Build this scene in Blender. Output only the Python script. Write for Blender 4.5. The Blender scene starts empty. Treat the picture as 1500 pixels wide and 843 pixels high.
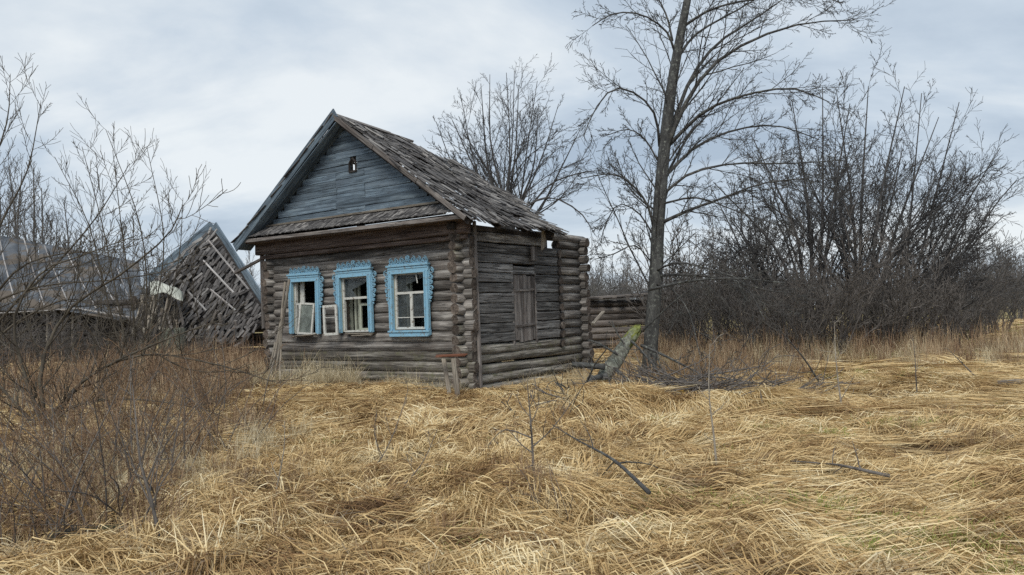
import bpy, math, random, time
import numpy as np
from mathutils import Vector, Matrix, Euler
T0 = time.time()
random.seed(7)
RNG = np.random.default_rng(11)
scene = bpy.context.scene
COL = scene.collection
PI = math.pi

# ------------------------------------------------------------------ camera
FPX = 1150.0                      # focal length in pixels of the 1500 px wide photograph
ROLL, PITCH, EYE = math.radians(1.95), math.radians(1.77), 1.6
cam_r = Vector((math.cos(ROLL), 0, -math.sin(ROLL)))
cam_u = Vector((math.sin(ROLL), 0, math.cos(ROLL)))
qp = Matrix.Rotation(PITCH, 3, cam_r)
cam_f = qp @ Vector((0, 1, 0)); cam_u = qp @ cam_u
CAM = Vector((0, 0, EYE))
cd = bpy.data.cameras.new('camera'); cam = bpy.data.objects.new('camera', cd); COL.objects.link(cam)
cam.matrix_world = Matrix((
    (cam_r.x, cam_u.x, -cam_f.x, CAM.x), (cam_r.y, cam_u.y, -cam_f.y, CAM.y),
    (cam_r.z, cam_u.z, -cam_f.z, CAM.z), (0, 0, 0, 1)))
cd.sensor_width = 36.0; cd.lens = 36.0 * FPX / 1500.0; cd.clip_end = 2000; cd.clip_start = 0.05
scene.camera = cam

# ------------------------------------------------------------------ sky and sun
SUN_ELEV, SUN_AZ = math.radians(48), math.radians(-170)    # azimuth from +Y towards +X
w = bpy.data.worlds.new('World'); scene.world = w; w.use_nodes = True
nt = w.node_tree; N = nt.nodes; Lk = nt.links; N.clear()
out = N.new('ShaderNodeOutputWorld'); bg = N.new('ShaderNodeBackground'); bg.inputs['Strength'].default_value = 0.1
sky = N.new('ShaderNodeTexSky'); sky.sky_type = 'NISHITA'; sky.sun_disc = False
sky.sun_elevation = SUN_ELEV; sky.sun_rotation = SUN_AZ
tc = N.new('ShaderNodeTexCoord'); sep = N.new('ShaderNodeSeparateXYZ'); Lk.new(tc.outputs['Generated'], sep.inputs[0])
zc = N.new('ShaderNodeMath'); zc.operation = 'MAXIMUM'; zc.inputs[1].default_value = 0.0; Lk.new(sep.outputs['Z'], zc.inputs[0])
za = N.new('ShaderNodeMath'); za.operation = 'ADD'; za.inputs[1].default_value = 0.22; Lk.new(zc.outputs[0], za.inputs[0])
dv = N.new('ShaderNodeVectorMath'); dv.operation = 'DIVIDE'
cmb = N.new('ShaderNodeCombineXYZ'); Lk.new(za.outputs[0], cmb.inputs[0]); Lk.new(za.outputs[0], cmb.inputs[1]); cmb.inputs[2].default_value = 1.0
Lk.new(tc.outputs['Generated'], dv.inputs[0]); Lk.new(cmb.outputs[0], dv.inputs[1])
mp = N.new('ShaderNodeMapping'); mp.inputs['Scale'].default_value = (0.75, 1.0, 0.3); mp.inputs['Location'].default_value = (2.3, 0.75, 0)
mp.inputs['Rotation'].default_value = (0, 0, 0.25)
Lk.new(dv.outputs[0], mp.inputs[0])
n1 = N.new('ShaderNodeTexNoise'); n1.inputs['Scale'].default_value = 1.15; n1.inputs['Detail'].default_value = 8; n1.inputs['Roughness'].default_value = 0.56
n1.inputs['Distortion'].default_value = 0.35
Lk.new(mp.outputs[0], n1.inputs['Vector'])
cr = N.new('ShaderNodeValToRGB'); Lk.new(n1.outputs['Fac'], cr.inputs[0])
e = cr.color_ramp.elements
e[0].position = 0.34; e[0].color = (4.4, 5.35, 6.5, 1)
e[1].position = 0.63; e[1].color = (8.7, 9.2, 9.5, 1)
m_ = e.new(0.48); m_.color = (6.15, 7.05, 8.0, 1)
mx = N.new('ShaderNodeMix'); mx.data_type = 'RGBA'; mx.inputs[0].default_value = 0.92
Lk.new(sky.outputs[0], mx.inputs[6]); Lk.new(cr.outputs[0], mx.inputs[7]); Lk.new(mx.outputs[2], bg.inputs['Color'])
Lk.new(bg.outputs[0], out.inputs[0])
sl = bpy.data.lights.new('sun', 'SUN'); sl.energy = 2.5; sl.angle = math.radians(26); sl.color = (1.0, 0.925, 0.80)
so = bpy.data.objects.new('sun', sl); COL.objects.link(so)
sd = Vector((math.sin(SUN_AZ) * math.cos(SUN_ELEV), math.cos(SUN_AZ) * math.cos(SUN_ELEV), math.sin(SUN_ELEV)))
so.rotation_euler = sd.to_track_quat('Z', 'Y').to_euler(); so.location = (-20, 10, 40)
vs = scene.view_settings
vs.view_transform = 'Standard'; vs.look = 'None'; vs.exposure = 0.0; vs.gamma = 1.0; vs.use_curve_mapping = False
scene.cycles.max_bounces = 4; scene.cycles.diffuse_bounces = 3; scene.cycles.glossy_bounces = 2; scene.cycles.transparent_max_bounces = 12; scene.cycles.use_denoising = False

# ------------------------------------------------------------------ pixel helpers (photograph 1500 x 843)
def ray(x, y):
    return cam_f * FPX + cam_r * (x - 750) + cam_u * (421.5 - y)
def at(x, y, Y):
    d = ray(x, y); return CAM + d * (Y / d.y)
def gnd(x, y, z=0.0):
    d = ray(x, y); return CAM + d * ((z - EYE) / d.z)

# ------------------------------------------------------------------ terrain height
_ph = RNG.uniform(0, 6.28, (14, 2)); _ks = []
for i in range(14):
    a = RNG.uniform(0, 6.28); k = [0.25, 0.4, 0.7, 1.1, 1.6, 2.3, 3.1][i % 7] * RNG.uniform(0.85, 1.15) * 1.6
    _ks.append((k * math.cos(a), k * math.sin(a), [0.05, 0.05, 0.035, 0.03, 0.028, 0.022, 0.016][i % 7]))
def gz(x, y):
    x = np.asarray(x, float); y = np.asarray(y, float); h = np.zeros_like(x + y)
    for (kx, ky, am), p in zip(_ks, _ph):
        h = h + am * np.sin(kx * x + ky * y + p[0])
    near = np.clip(1.25 - np.hypot(x, y - 7) / 30, 0.2, 1)
    h = h * near * 0.45
    q = np.sin(4.1 * x + 1.7 * y + 1.3 * np.sin(1.9 * y + .7 * x)) * np.sin(-1.6 * x + 4.6 * y + 1.1 * np.sin(2.3 * x)) + .5 * np.sin(7.3 * x - 5.9 * y) * np.sin(6.1 * x + 7.7 * y + 2.0)
    calm = 1 / (1 + np.exp(-(x - .8) * 1.6)) / (1 + np.exp((y - 10) * 1.2))
    h = h + 0.038 * np.clip(q, -.4, 1) * np.clip((21 - y) / 6, 0, 1) * (1 - .55 * calm)
    h = h + 0.17 * np.exp(-(((x - 1.35) / 0.8) ** 2 + ((y - 12.9) / 1.3) ** 2))      # grass bank by the fallen limb
    h = h + 0.13 * np.exp(-(((x - 2.6) / 1.3) ** 2 + ((y - 12.0) / 0.45) ** 2))
    h = h + 0.08 * np.exp(-(((x - 0.0) / 0.6) ** 2 + ((y - 6.7) / 0.55) ** 2))
    h = h - 0.30 * np.exp(-(((x + 3.35) / 0.75) ** 2 + ((y - 6.15) / 0.42) ** 2))        # ditch at the lower left
    h = h - 0.04 * np.exp(-(((x + 3.3) / 1.6) ** 2 + ((y - 5.4) / 0.5) ** 2))
    h = h - 0.10 * np.exp(-(((x + 5.5) / 2.2) ** 2 + ((y - 9.5) / 1.8) ** 2))
    return h
def gzf(x, y): return float(gz(x, y))

# ------------------------------------------------------------------ node material helpers
def new_mat(name):
    m = bpy.data.materials.new(name); m.use_nodes = True
    nt = m.node_tree; b = nt.nodes['Principled BSDF']; b.inputs['Roughness'].default_value = 0.85
    b.inputs['Specular IOR Level'].default_value = 0.25
    return m, nt, b
def nd(nt, typ, **kw):
    n = nt.nodes.new(typ)
    for k, v in kw.items():
        if k.startswith('i_'): n.inputs[k[2:].replace('_', ' ')].default_value = v
        else: setattr(n, k, v)
    return n
def ramp(nt, fac, stops):
    r = nt.nodes.new('ShaderNodeValToRGB'); nt.links.new(fac, r.inputs[0]); e = r.color_ramp.elements
    while len(e) < len(stops): e.new(0.5)
    for el, (p, c) in zip(e, stops):
        el.position = p; el.color = (c[0], c[1], c[2], 1) if hasattr(c, '__len__') else (c, c, c, 1)
    return r.outputs[0]
def mixc(nt, fac, a, b, mode='MIX'):
    m = nt.nodes.new('ShaderNodeMix'); m.data_type = 'RGBA'; m.blend_type = mode
    for s, i in ((fac, 0), (a, 6), (b, 7)):
        if hasattr(s, 'is_linked'): nt.links.new(s, m.inputs[i])
        elif i == 0: m.inputs[0].default_value = s
        else: m.inputs[i].default_value = (s[0], s[1], s[2], 1)
    return m.outputs[2]
def noise(nt, vec, scale, detail=4, rough=0.55, dist=0.0):
    n = nd(nt, 'ShaderNodeTexNoise'); n.inputs['Scale'].default_value = scale; n.inputs['Detail'].default_value = detail
    n.inputs['Roughness'].default_value = rough; n.inputs['Distortion'].default_value = dist
    nt.links.new(vec, n.inputs['Vector']); return n.outputs['Fac']
def objvec(nt, scale=(1, 1, 1), rnd=True):
    t = nd(nt, 'ShaderNodeTexCoord'); v = t.outputs['Object']
    m = nd(nt, 'ShaderNodeMapping'); m.inputs['Scale'].default_value = scale; nt.links.new(v, m.inputs[0]); v = m.outputs[0]
    if rnd:
        oi = nd(nt, 'ShaderNodeObjectInfo'); mu = nd(nt, 'ShaderNodeMath', operation='MULTIPLY'); mu.inputs[1].default_value = 61.7
        nt.links.new(oi.outputs['Random'], mu.inputs[0])
        ad = nd(nt, 'ShaderNodeVectorMath', operation='ADD'); nt.links.new(v, ad.inputs[0]); nt.links.new(mu.outputs[0], ad.inputs[1]); v = ad.outputs[0]
    return v
def bump(nt, b, h, strength=0.5, dist=0.02):
    n = nd(nt, 'ShaderNodeBump'); n.inputs['Strength'].default_value = strength; n.inputs['Distance'].default_value = dist
    nt.links.new(h, n.inputs['Height']); nt.links.new(n.outputs[0], b.inputs['Normal'])

def wood(name, dark, mid, light, moss=0.0, mosscol=(0.10, 0.11, 0.045), crack=0.8, vary=0.5, grain=(0.55, 9, 9)):
    """weathered timber whose grain runs along the piece's own X axis"""
    m, nt, b = new_mat(name)
    v = objvec(nt, grain)
    g = noise(nt, v, 1.6, 6, 0.62, 0.4)
    c = ramp(nt, g, [(0.34, dark), (0.5, mid), (0.68, light)])
    v2 = objvec(nt, (1.3, 2.2, 2.2))
    pt = noise(nt, v2, 1.7, 4, 0.6)
    c = mixc(nt, ramp(nt, pt, [(0.35, 0.0), (0.7, 0.65)]), c, (dark[0] * .8 + mid[0] * .3, dark[1] * .75 + mid[1] * .25, dark[2] * .75 + mid[2] * .22))
    ck = noise(nt, objvec(nt, (0.28, 11, 11)), 1.9, 3, 0.5, 0.6)
    ckr = ramp(nt, ck, [(0.47, 0.0), (0.5, 1.0), (0.53, 0.0)])
    ckf = nd(nt, 'ShaderNodeMath', operation='MULTIPLY'); ckf.inputs[1].default_value = crack; nt.links.new(ckr, ckf.inputs[0])
    c = mixc(nt, ckf.outputs[0], c, (dark[0] * .25, dark[1] * .25, dark[2] * .25))
    oi = nd(nt, 'ShaderNodeObjectInfo')
    va = nd(nt, 'ShaderNodeMapRange'); va.inputs['To Min'].default_value = 1 - vary * .7; va.inputs['To Max'].default_value = 1 + vary * .6
    nt.links.new(oi.outputs['Random'], va.inputs[0])
    c = mixc(nt, 1.0, c, va.outputs[0], 'MULTIPLY')
    if moss > 0:
        mo = noise(nt, objvec(nt, (2, 3, 3)), 2.6, 6, 0.65)
        c = mixc(nt, ramp(nt, mo, [(0.55 - moss * .2, 0.0), (0.78 - moss * .2, 0.85)]), c, mosscol)
    nt.links.new(c, b.inputs['Base Color'])
    hs = nd(nt, 'ShaderNodeMath', operation='SUBTRACT'); nt.links.new(g, hs.inputs[0]); nt.links.new(ckf.outputs[0], hs.inputs[1])
    bump(nt, b, hs.outputs[0], 0.6, 0.012)
    b.inputs['Roughness'].default_value = 0.88
    return m
def coltint(name, stops, rough=0.9, patch=None, transl=0.0, attr='col', grey=None):
    """material for joined pieces: per-piece value in the colour attribute picks the tone"""
    m, nt, b = new_mat(name)
    a = nd(nt, 'ShaderNodeAttribute', attribute_name=attr)
    sp = nd(nt, 'ShaderNodeSeparateColor'); nt.links.new(a.outputs['Color'], sp.inputs[0])
    oi = nd(nt, 'ShaderNodeObjectInfo')
    s1 = nd(nt, 'ShaderNodeMath', operation='MULTIPLY_ADD'); s1.inputs[1].default_value = 0.30; nt.links.new(oi.outputs['Random'], s1.inputs[0])
    s0 = nd(nt, 'ShaderNodeMath', operation='MULTIPLY'); s0.inputs[1].default_value = 0.7; nt.links.new(sp.outputs[0], s0.inputs[0]); nt.links.new(s0.outputs[0], s1.inputs[2])
    f = s1.outputs[0]
    if patch:
        ge = nd(nt, 'ShaderNodeNewGeometry'); pn = noise(nt, ge.outputs['Position'], patch[0], 4, 0.6)
        q = nd(nt, 'ShaderNodeMapRange'); q.inputs['From Min'].default_value = 0.3; q.inputs['From Max'].default_value = 0.7
        q.inputs['To Min'].default_value = -patch[1]; q.inputs['To Max'].default_value = patch[1]; nt.links.new(pn, q.inputs[0])
        ad = nd(nt, 'ShaderNodeMath', operation='ADD'); nt.links.new(f, ad.inputs[0]); nt.links.new(q.outputs[0], ad.inputs[1]); f = ad.outputs[0]
    c = ramp(nt, f, stops)
    if grey:
        iv = nd(nt, 'ShaderNodeMath', operation='SUBTRACT'); iv.inputs[0].default_value = 1.0; nt.links.new(sp.outputs[1], iv.inputs[1])
        c = mixc(nt, iv.outputs[0], c, grey)
    nt.links.new(c, b.inputs['Base Color']); b.inputs['Roughness'].default_value = rough
    if transl > 0:
        tr = nd(nt, 'ShaderNodeBsdfTranslucent'); nt.links.new(c, tr.inputs[0])
        mi = nd(nt, 'ShaderNodeMixShader'); mi.inputs[0].default_value = transl
        o = nt.nodes['Material Output']; nt.links.new(b.outputs[0], mi.inputs[1]); nt.links.new(tr.outputs[0], mi.inputs[2]); nt.links.new(mi.outputs[0], o.inputs[0])
    return m

M = {}
M['log'] = wood('weathered_log', (0.052, 0.05, 0.049), (0.195, 0.188, 0.182), (0.44, 0.43, 0.415), vary=0.65)
M['log_low'] = wood('mossy_log', (0.052, 0.05, 0.046), (0.205, 0.197, 0.18), (0.43, 0.415, 0.38), moss=0.2, mosscol=(0.11, 0.115, 0.06), vary=0.5)
M['log_end'] = wood('log_end_grain', (0.04, 0.034, 0.03), (0.12, 0.102, 0.09), (0.22, 0.19, 0.165), vary=0.6, grain=(9, 9, 9))
M['hewn'] = wood('hewn_timber', (0.05, 0.051, 0.053), (0.18, 0.183, 0.187), (0.38, 0.383, 0.385), vary=0.6, crack=0.95)
M['plank'] = wood('grey_plank', (0.06, 0.057, 0.057), (0.18, 0.168, 0.163), (0.32, 0.305, 0.295), vary=0.45)
M['brownplank'] = wood('brown_plank', (0.06, 0.046, 0.042), (0.14, 0.11, 0.10), (0.24, 0.20, 0.18), vary=0.35)
M['gable'] = wood('gable_board', (0.06, 0.086, 0.115), (0.135, 0.188, 0.245), (0.24, 0.31, 0.37), vary=0.4, crack=0.7)  # extra blue is the veil of glare over the gable, put into the colour
M['pole'] = wood('bleached_pole', (0.13, 0.12, 0.105), (0.27, 0.25, 0.215), (0.42, 0.395, 0.345), vary=0.5)
M['palepole'] = wood('pale_batten', (0.22, 0.22, 0.225), (0.38, 0.38, 0.385), (0.55, 0.55, 0.555), vary=0.3)
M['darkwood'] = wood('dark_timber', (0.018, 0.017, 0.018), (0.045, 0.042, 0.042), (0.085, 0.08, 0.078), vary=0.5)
M['shingle_one'] = wood('split_shingle', (0.04, 0.04, 0.043), (0.12, 0.118, 0.121), (0.27, 0.263, 0.258), vary=0.85)
M['redplank'] = wood('rusty_plank', (0.09, 0.04, 0.025), (0.19, 0.085, 0.055), (0.30, 0.16, 0.11), vary=0.3)
M['shingle'] = coltint('shingle_tint', [(0.0, (0.025, 0.025, 0.028)), (0.4, (0.085, 0.084, 0.088)), (0.75, (0.19, 0.187, 0.188)), (1.0, (0.37, 0.36, 0.35))], patch=(1.3, 0.15))
def paint(name, col, under, wear):
    m, nt, b = new_mat(name)
    v = objvec(nt, (6, 6, 6)); a = noise(nt, v, 2.4, 7, 0.7)
    v2 = objvec(nt, (26, 26, 5)); g = noise(nt, v2, 1.5, 5, 0.6)
    t = mixc(nt, ramp(nt, g, [(0.35, 0.0), (0.7, 0.45)]), col, (col[0] * .7, col[1] * .74, col[2] * .78))
    c = mixc(nt, ramp(nt, a, [(0.5 - wear * .1, 1.0 if wear > 1 else 0.0), (0.56, 0.0), (0.64 - wear * .08, 0.0), (0.70 - wear * .08, 1.0)]), t, under)
    nt.links.new(c, b.inputs['Base Color']); bump(nt, b, a, 0.25, 0.01); b.inputs['Roughness'].default_value = 0.6
    return m
M['blue'] = paint('flaking_blue_paint', (0.24, 0.45, 0.61), (0.20, 0.23, 0.24), 0.95)
M['white'] = paint('peeling_white_paint', (0.56, 0.57, 0.55), (0.20, 0.17, 0.14), 1.0)
M['lining'] = paint('greenish_lining_paint', (0.36, 0.39, 0.33), (0.18, 0.16, 0.13), 0.7)
def simple(name, c0, c1, scale, rough=0.9, bumpd=0.0):
    m, nt, b = new_mat(name); v = objvec(nt); a = noise(nt, v, scale, 6, 0.65)
    nt.links.new(ramp(nt, a, [(0.33, c0), (0.67, c1)]), b.inputs['Base Color']); b.inputs['Roughness'].default_value = rough
    if bumpd: bump(nt, b, a, 0.6, bumpd)
    return m
def feltmat():
    m, nt, b = new_mat('roofing_felt'); v = objvec(nt, rnd=False)
    c = ramp(nt, noise(nt, v, 1.1, 6, 0.62), [(0.32, (0.035, 0.043, 0.055)), (0.62, (0.115, 0.13, 0.152))])
    c = mixc(nt, ramp(nt, noise(nt, v, 0.75, 6, 0.68, 0.8), [(0.50, 0.0), (0.56, 0.9)]), c, (0.11, 0.092, 0.075))
    c = mixc(nt, ramp(nt, noise(nt, v, 3.0, 6, 0.7), [(0.58, 0.0), (0.68, 0.7)]), c, (0.045, 0.042, 0.042))
    nt.links.new(c, b.inputs['Base Color']); return m
M['felt'] = feltmat()
M['rustfelt'] = simple('rotten_thatch', (0.09, 0.075, 0.062), (0.23, 0.195, 0.165), 3.0, 0.95, 0.03)
M['sheet'] = simple('pale_sheet', (0.27, 0.29, 0.26), (0.47, 0.49, 0.45), 2.0, 0.7, 0.01)
M['barrelg'] = simple('grey_green_bale', (0.08, 0.09, 0.075), (0.20, 0.21, 0.17), 3.0, 0.9, 0.02)
M['plaster'] = simple('inner_plaster', (0.09, 0.095, 0.10), (0.20, 0.205, 0.20), 2.5, 0.95)
M['iron'] = simple('rusty_iron', (0.03, 0.022, 0.02), (0.09, 0.06, 0.045), 12, 0.8)
def glassmat(name, tint, rough, alpha):
    m, nt, b = new_mat(name)
    a = noise(nt, objvec(nt), 5, 5, 0.6)
    nt.links.new(ramp(nt, a, [(0.3, (tint[0] * .5, tint[1] * .5, tint[2] * .5)), (0.7, tint)]), b.inputs['Base Color'])
    b.inputs['Roughness'].default_value = rough; b.inputs['Specular IOR Level'].default_value = 0.6
    nt.links.new(ramp(nt, a, [(0.35, alpha * .6), (0.7, alpha)]), b.inputs['Alpha'])
    return m
M['glass'] = glassmat('dusty_glass', (0.10, 0.12, 0.13), 0.12, 0.55)
M['dullglass'] = glassmat('grimy_glass', (0.24, 0.28, 0.26), 0.35, 1.0)
def bark(name, dark, mid, light, lichen, lcol, sc=5.0, ls=3.0):
    m, nt, b = new_mat(name)
    v = objvec(nt, (1, 1, 0.3), rnd=False); a = noise(nt, v, sc * 2.2, 6, 0.65, 0.3)
    c = ramp(nt, a, [(0.3, dark), (0.5, mid), (0.72, light)])
    if lichen > 0:
        l = noise(nt, objvec(nt, rnd=False), sc * ls, 6, 0.7)
        c = mixc(nt, ramp(nt, l, [(0.62 - lichen * .25, 0.0), (0.74 - lichen * .25, 0.9)]), c, lcol)
    nt.links.new(c, b.inputs['Base Color']); bump(nt, b, a, 0.7, 0.02); b.inputs['Roughness'].default_value = 0.92
    return m
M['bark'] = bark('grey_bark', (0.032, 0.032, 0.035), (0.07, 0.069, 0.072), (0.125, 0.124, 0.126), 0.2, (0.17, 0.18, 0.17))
M['barkfar'] = bark('far_bark', (0.075, 0.074, 0.077), (0.12, 0.118, 0.12), (0.17, 0.168, 0.168), 0.0, (0, 0, 0))  # paler grey stands in for haze: the fading of far trees is in the colour
M['twig'] = bark('dark_twig', (0.06, 0.056, 0.055), (0.12, 0.111, 0.106), (0.20, 0.186, 0.175), 0.0, (0, 0, 0))
M['lichen'] = bark('lichen_bark', (0.025, 0.026, 0.028), (0.06, 0.062, 0.063), (0.115, 0.12, 0.118), 0.30, (0.21, 0.23, 0.21), 5.0)
M['limb'] = bark('lichen_branch', (0.028, 0.028, 0.03), (0.062, 0.062, 0.063), (0.115, 0.116, 0.113), 0.25, (0.19, 0.205, 0.18), 4.0)
M['willow'] = bark('willow_bark', (0.035, 0.03, 0.025), (0.075, 0.066, 0.054), (0.14, 0.125, 0.10), 0.15, (0.15, 0.14, 0.10))
M['redtwig'] = bark('red_brown_twig', (0.085, 0.055, 0.036), (0.18, 0.12, 0.078), (0.31, 0.22, 0.145), 0.0, (0, 0, 0))
M['paletwig'] = bark('pale_twig', (0.15, 0.13, 0.11), (0.26, 0.235, 0.20), (0.40, 0.37, 0.32), 0.2, (0.35, 0.36, 0.32))
# mossy limb: green towards the broken tip (local X of the object runs along the limb)
def mossy():
    m = bark('mossy_limb', (0.045, 0.046, 0.04), (0.12, 0.125, 0.11), (0.26, 0.28, 0.25), 0.5, (0.27, 0.30, 0.26), 5.0)
    nt = m.node_tree; b = nt.nodes['Principled BSDF']; old = b.inputs['Base Color'].links[0].from_socket
    t = nd(nt, 'ShaderNodeTexCoord'); sx = nd(nt, 'ShaderNodeSeparateXYZ'); nt.links.new(t.outputs['Object'], sx.inputs[0])
    nn = noise(nt, t.outputs['Object'], 5, 5, 0.65)
    ad = nd(nt, 'ShaderNodeMath', operation='MULTIPLY_ADD'); ad.inputs[1].default_value = 0.9; nt.links.new(nn, ad.inputs[0]); nt.links.new(sx.outputs[0], ad.inputs[2])
    f = ramp(nt, ad.outputs[0], [(0.0, 0.0), (1.0, 0.0)])
    mr = nd(nt, 'ShaderNodeMapRange'); mr.inputs['From Min'].default_value = 1.35; mr.inputs['From Max'].default_value = 2.0; nt.links.new(ad.outputs[0], mr.inputs[0])
    g = ramp(nt, noise(nt, t.outputs['Object'], 14, 4, 0.6), [(0.35, (0.10, 0.13, 0.02)), (0.65, (0.26, 0.30, 0.06))])
    nt.links.new(mixc(nt, mr.outputs[0], old, g), b.inputs['Base Color']); return m
M['mossy'] = mossy()
STRAW = [(0.0, (0.085, 0.045, 0.024)), (0.25, (0.24, 0.145, 0.066)), (0.5, (0.50, 0.355, 0.172)), (0.8, (0.74, 0.59, 0.335)), (1.0, (0.85, 0.76, 0.53))]
M['straw'] = coltint('dry_sedge', STRAW, 0.75, patch=(1.1, 0.30), transl=0.15, grey=(0.27, 0.235, 0.185))
M['strawpale'] = coltint('pale_dead_stem', [(0.0, (0.20, 0.15, 0.085)), (0.5, (0.42, 0.35, 0.22)), (1.0, (0.66, 0.60, 0.45))], 0.8, transl=0.1)
M['redstalk'] = coltint('red_brown_stalk', [(0.0, (0.06, 0.036, 0.027)), (0.35, (0.17, 0.105, 0.07)), (0.65, (0.35, 0.25, 0.16)), (1.0, (0.60, 0.49, 0.33))], 0.85, patch=(0.6, 0.2))
M['greenblade'] = coltint('fresh_blade', [(0.0, (0.13, 0.17, 0.035)), (0.5, (0.25, 0.29, 0.07)), (1.0, (0.42, 0.42, 0.15))], 0.7, transl=0.2)
def groundmat():
    m, nt, b = new_mat('thatch_ground'); ge = nd(nt, 'ShaderNodeNewGeometry'); p = ge.outputs['Position']
    a = noise(nt, p, 0.6, 6, 0.6); f = noise(nt, p, 34, 5, 0.7)
    c = ramp(nt, f, [(0.3, (0.03, 0.018, 0.012)), (0.52, (0.085, 0.052, 0.03)), (0.75, (0.22, 0.15, 0.075))])
    c = mixc(nt, ramp(nt, a, [(0.5, 0.0), (0.68, 0.35)]), c, (0.11, 0.12, 0.045))
    # past the built grass the field keeps the average colour of the straw
    sp = nd(nt, 'ShaderNodeSeparateXYZ'); nt.links.new(p, sp.inputs[0])
    mr = nd(nt, 'ShaderNodeMapRange'); mr.inputs['From Min'].default_value = 22; mr.inputs['From Max'].default_value = 34; nt.links.new(sp.outputs[1], mr.inputs[0])
    far = ramp(nt, noise(nt, p, 0.35, 7, 0.7), [(0.35, (0.22, 0.19, 0.08)), (0.65, (0.36, 0.29, 0.14))])
    nt.links.new(mixc(nt, mr.outputs[0], c, far), b.inputs['Base Color']); bump(nt, b, f, 0.9, 0.03); return m
M['ground'] = groundmat()

# ------------------------------------------------------------------ mesh helpers
def tag(o, label=None, cat=None, group=None, kind=None):
    if label: o['label'] = label
    if cat: o['category'] = cat
    if group: o['group'] = group
    if kind: o['kind'] = kind
    return o
def link(name, data, parent=None, mtx=None):
    o = bpy.data.objects.new(name, data); COL.objects.link(o)
    if parent is not None: o.parent = parent
    if mtx is not None: o.matrix_basis = mtx
    return o
def empty(name, loc=(0, 0, 0), rz=0.0):
    o = bpy.data.objects.new(name, None); COL.objects.link(o); o.location = loc; o.rotation_euler = (0, 0, rz); o.empty_display_size = 0.2
    return o
def mk_mesh(name, V, F, mat, smooth=False, col=None):
    me = bpy.data.meshes.new(name)
    V = np.asarray(V, np.float32)
    if isinstance(F, np.ndarray):
        n, k = F.shape
        me.vertices.add(len(V)); me.vertices.foreach_set('co', V.ravel())
        me.loops.add(n * k); me.loops.foreach_set('vertex_index', F.ravel().astype(np.int32))
        me.polygons.add(n); me.polygons.foreach_set('loop_start', np.arange(0, n * k, k, dtype=np.int32))
        me.polygons.foreach_set('loop_total', np.full(n, k, np.int32))
        me.update(calc_edges=True)
    else:
        me.from_pydata([tuple(v) for v in V], [], F); me.update()
    if smooth: me.polygons.foreach_set('use_smooth', np.ones(len(me.polygons), bool))
    if col is not None:
        a = me.color_attributes.new('col', 'FLOAT_COLOR', 'POINT')
        c = np.ones((len(V), 4), np.float32); c[:, :col.shape[1]] = col; a.data.foreach_set('color', c.ravel())
    me.materials.append(mat)
    return me
class MB:
    """collects small shapes into one mesh, with a tone value for each piece"""
    def __init__(s): s.V = []; s.F = []; s.C = []; s.n = 0
    def add(s, V, F, c=0.5):
        V = np.asarray(V, float)
        s.V.append(V); s.F += [tuple(i + s.n for i in f) for f in F]; s.C.append(np.full((len(V), 1), c)); s.n += len(V)
    def box(s, lo, hi, c=0.5, M4=None):
        x0, y0, z0 = lo; x1, y1, z1 = hi
        V = np.array([(x0, y0, z0), (x1, y0, z0), (x1, y1, z0), (x0, y1, z0), (x0, y0, z1), (x1, y0, z1), (x1, y1, z1), (x0, y1, z1)], float)
        if M4 is not None: V = np.array([tuple(M4 @ Vector(v)) for v in V])
        s.add(V, BOXF, c)
    def mesh(s, name, mat, smooth=False): return mk_mesh(name, np.concatenate(s.V), s.F, mat, smooth, np.concatenate(s.C))
BOXF = [(0, 3, 2, 1), (4, 5, 6, 7), (0, 1, 5, 4), (1, 2, 6, 5), (2, 3, 7, 6), (3, 0, 4, 7)]
def frame(p0, p1, up=(0, 0, 1)):
    """matrix with X along p0 -> p1"""
    p0 = Vector(p0); p1 = Vector(p1); x = (p1 - p0).normalized(); u = Vector(up)
    if abs(x.dot(u.normalized())) > 0.98: u = Vector((0, 1, 0)) if abs(x.y) < 0.9 else Vector((1, 0, 0))
    y = u.cross(x).normalized(); z = x.cross(y)
    return Matrix(((x.x, y.x, z.x, p0.x), (x.y, y.y, z.y, p0.y), (x.z, y.z, z.z, p0.z), (0, 0, 0, 1)))
def sweep(L, prof, nseg, jit=0.0, bend=0.0, rscale=None, endjit=0.0):
    """profile (list of y,z) swept along +X with small irregularities"""
    k = len(prof); V = []; P = np.asarray(prof, float)
    a, b_ = random.uniform(0, 6), random.uniform(0, 6); rot = random.uniform(0, 6)
    prev = np.zeros(k)
    for i in range(nseg + 1):
        t = i / nseg
        prev = prev * 0.5 + np.array([random.uniform(-jit, jit) for _ in range(k)])
        s = 1.0 if rscale is None else rscale(t)
        oy, oz = bend * math.sin(PI * t) * math.cos(rot), bend * math.sin(PI * t) * math.sin(rot)
        for j in range(k):
            q = P[j] * (s + prev[j])
            ex = random.uniform(-endjit, endjit) if i in (0, nseg) else 0
            V.append((t * L + ex, q[0] + oy, q[1] + oz))
    F = []
    for i in range(nseg):
        for j in range(k):
            F.append((i * k + j, i * k + (j + 1) % k, (i + 1) * k + (j + 1) % k, (i + 1) * k + j))
    F.append(tuple(range(k - 1, -1, -1))); F.append(tuple(nseg * k + j for j in range(k)))
    return V, F
def rectprof(w, h, c):
    a, b_ = w / 2, h / 2
    return [(-a + c, -b_), (a - c, -b_), (a, -b_ + c), (a, b_ - c), (a - c, b_), (-a + c, b_), (-a, b_ - c), (-a, -b_ + c)]
def circprof(r, n=10): return [(r * math.cos(2 * PI * i / n), r * math.sin(2 * PI * i / n)) for i in range(n)]
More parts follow.
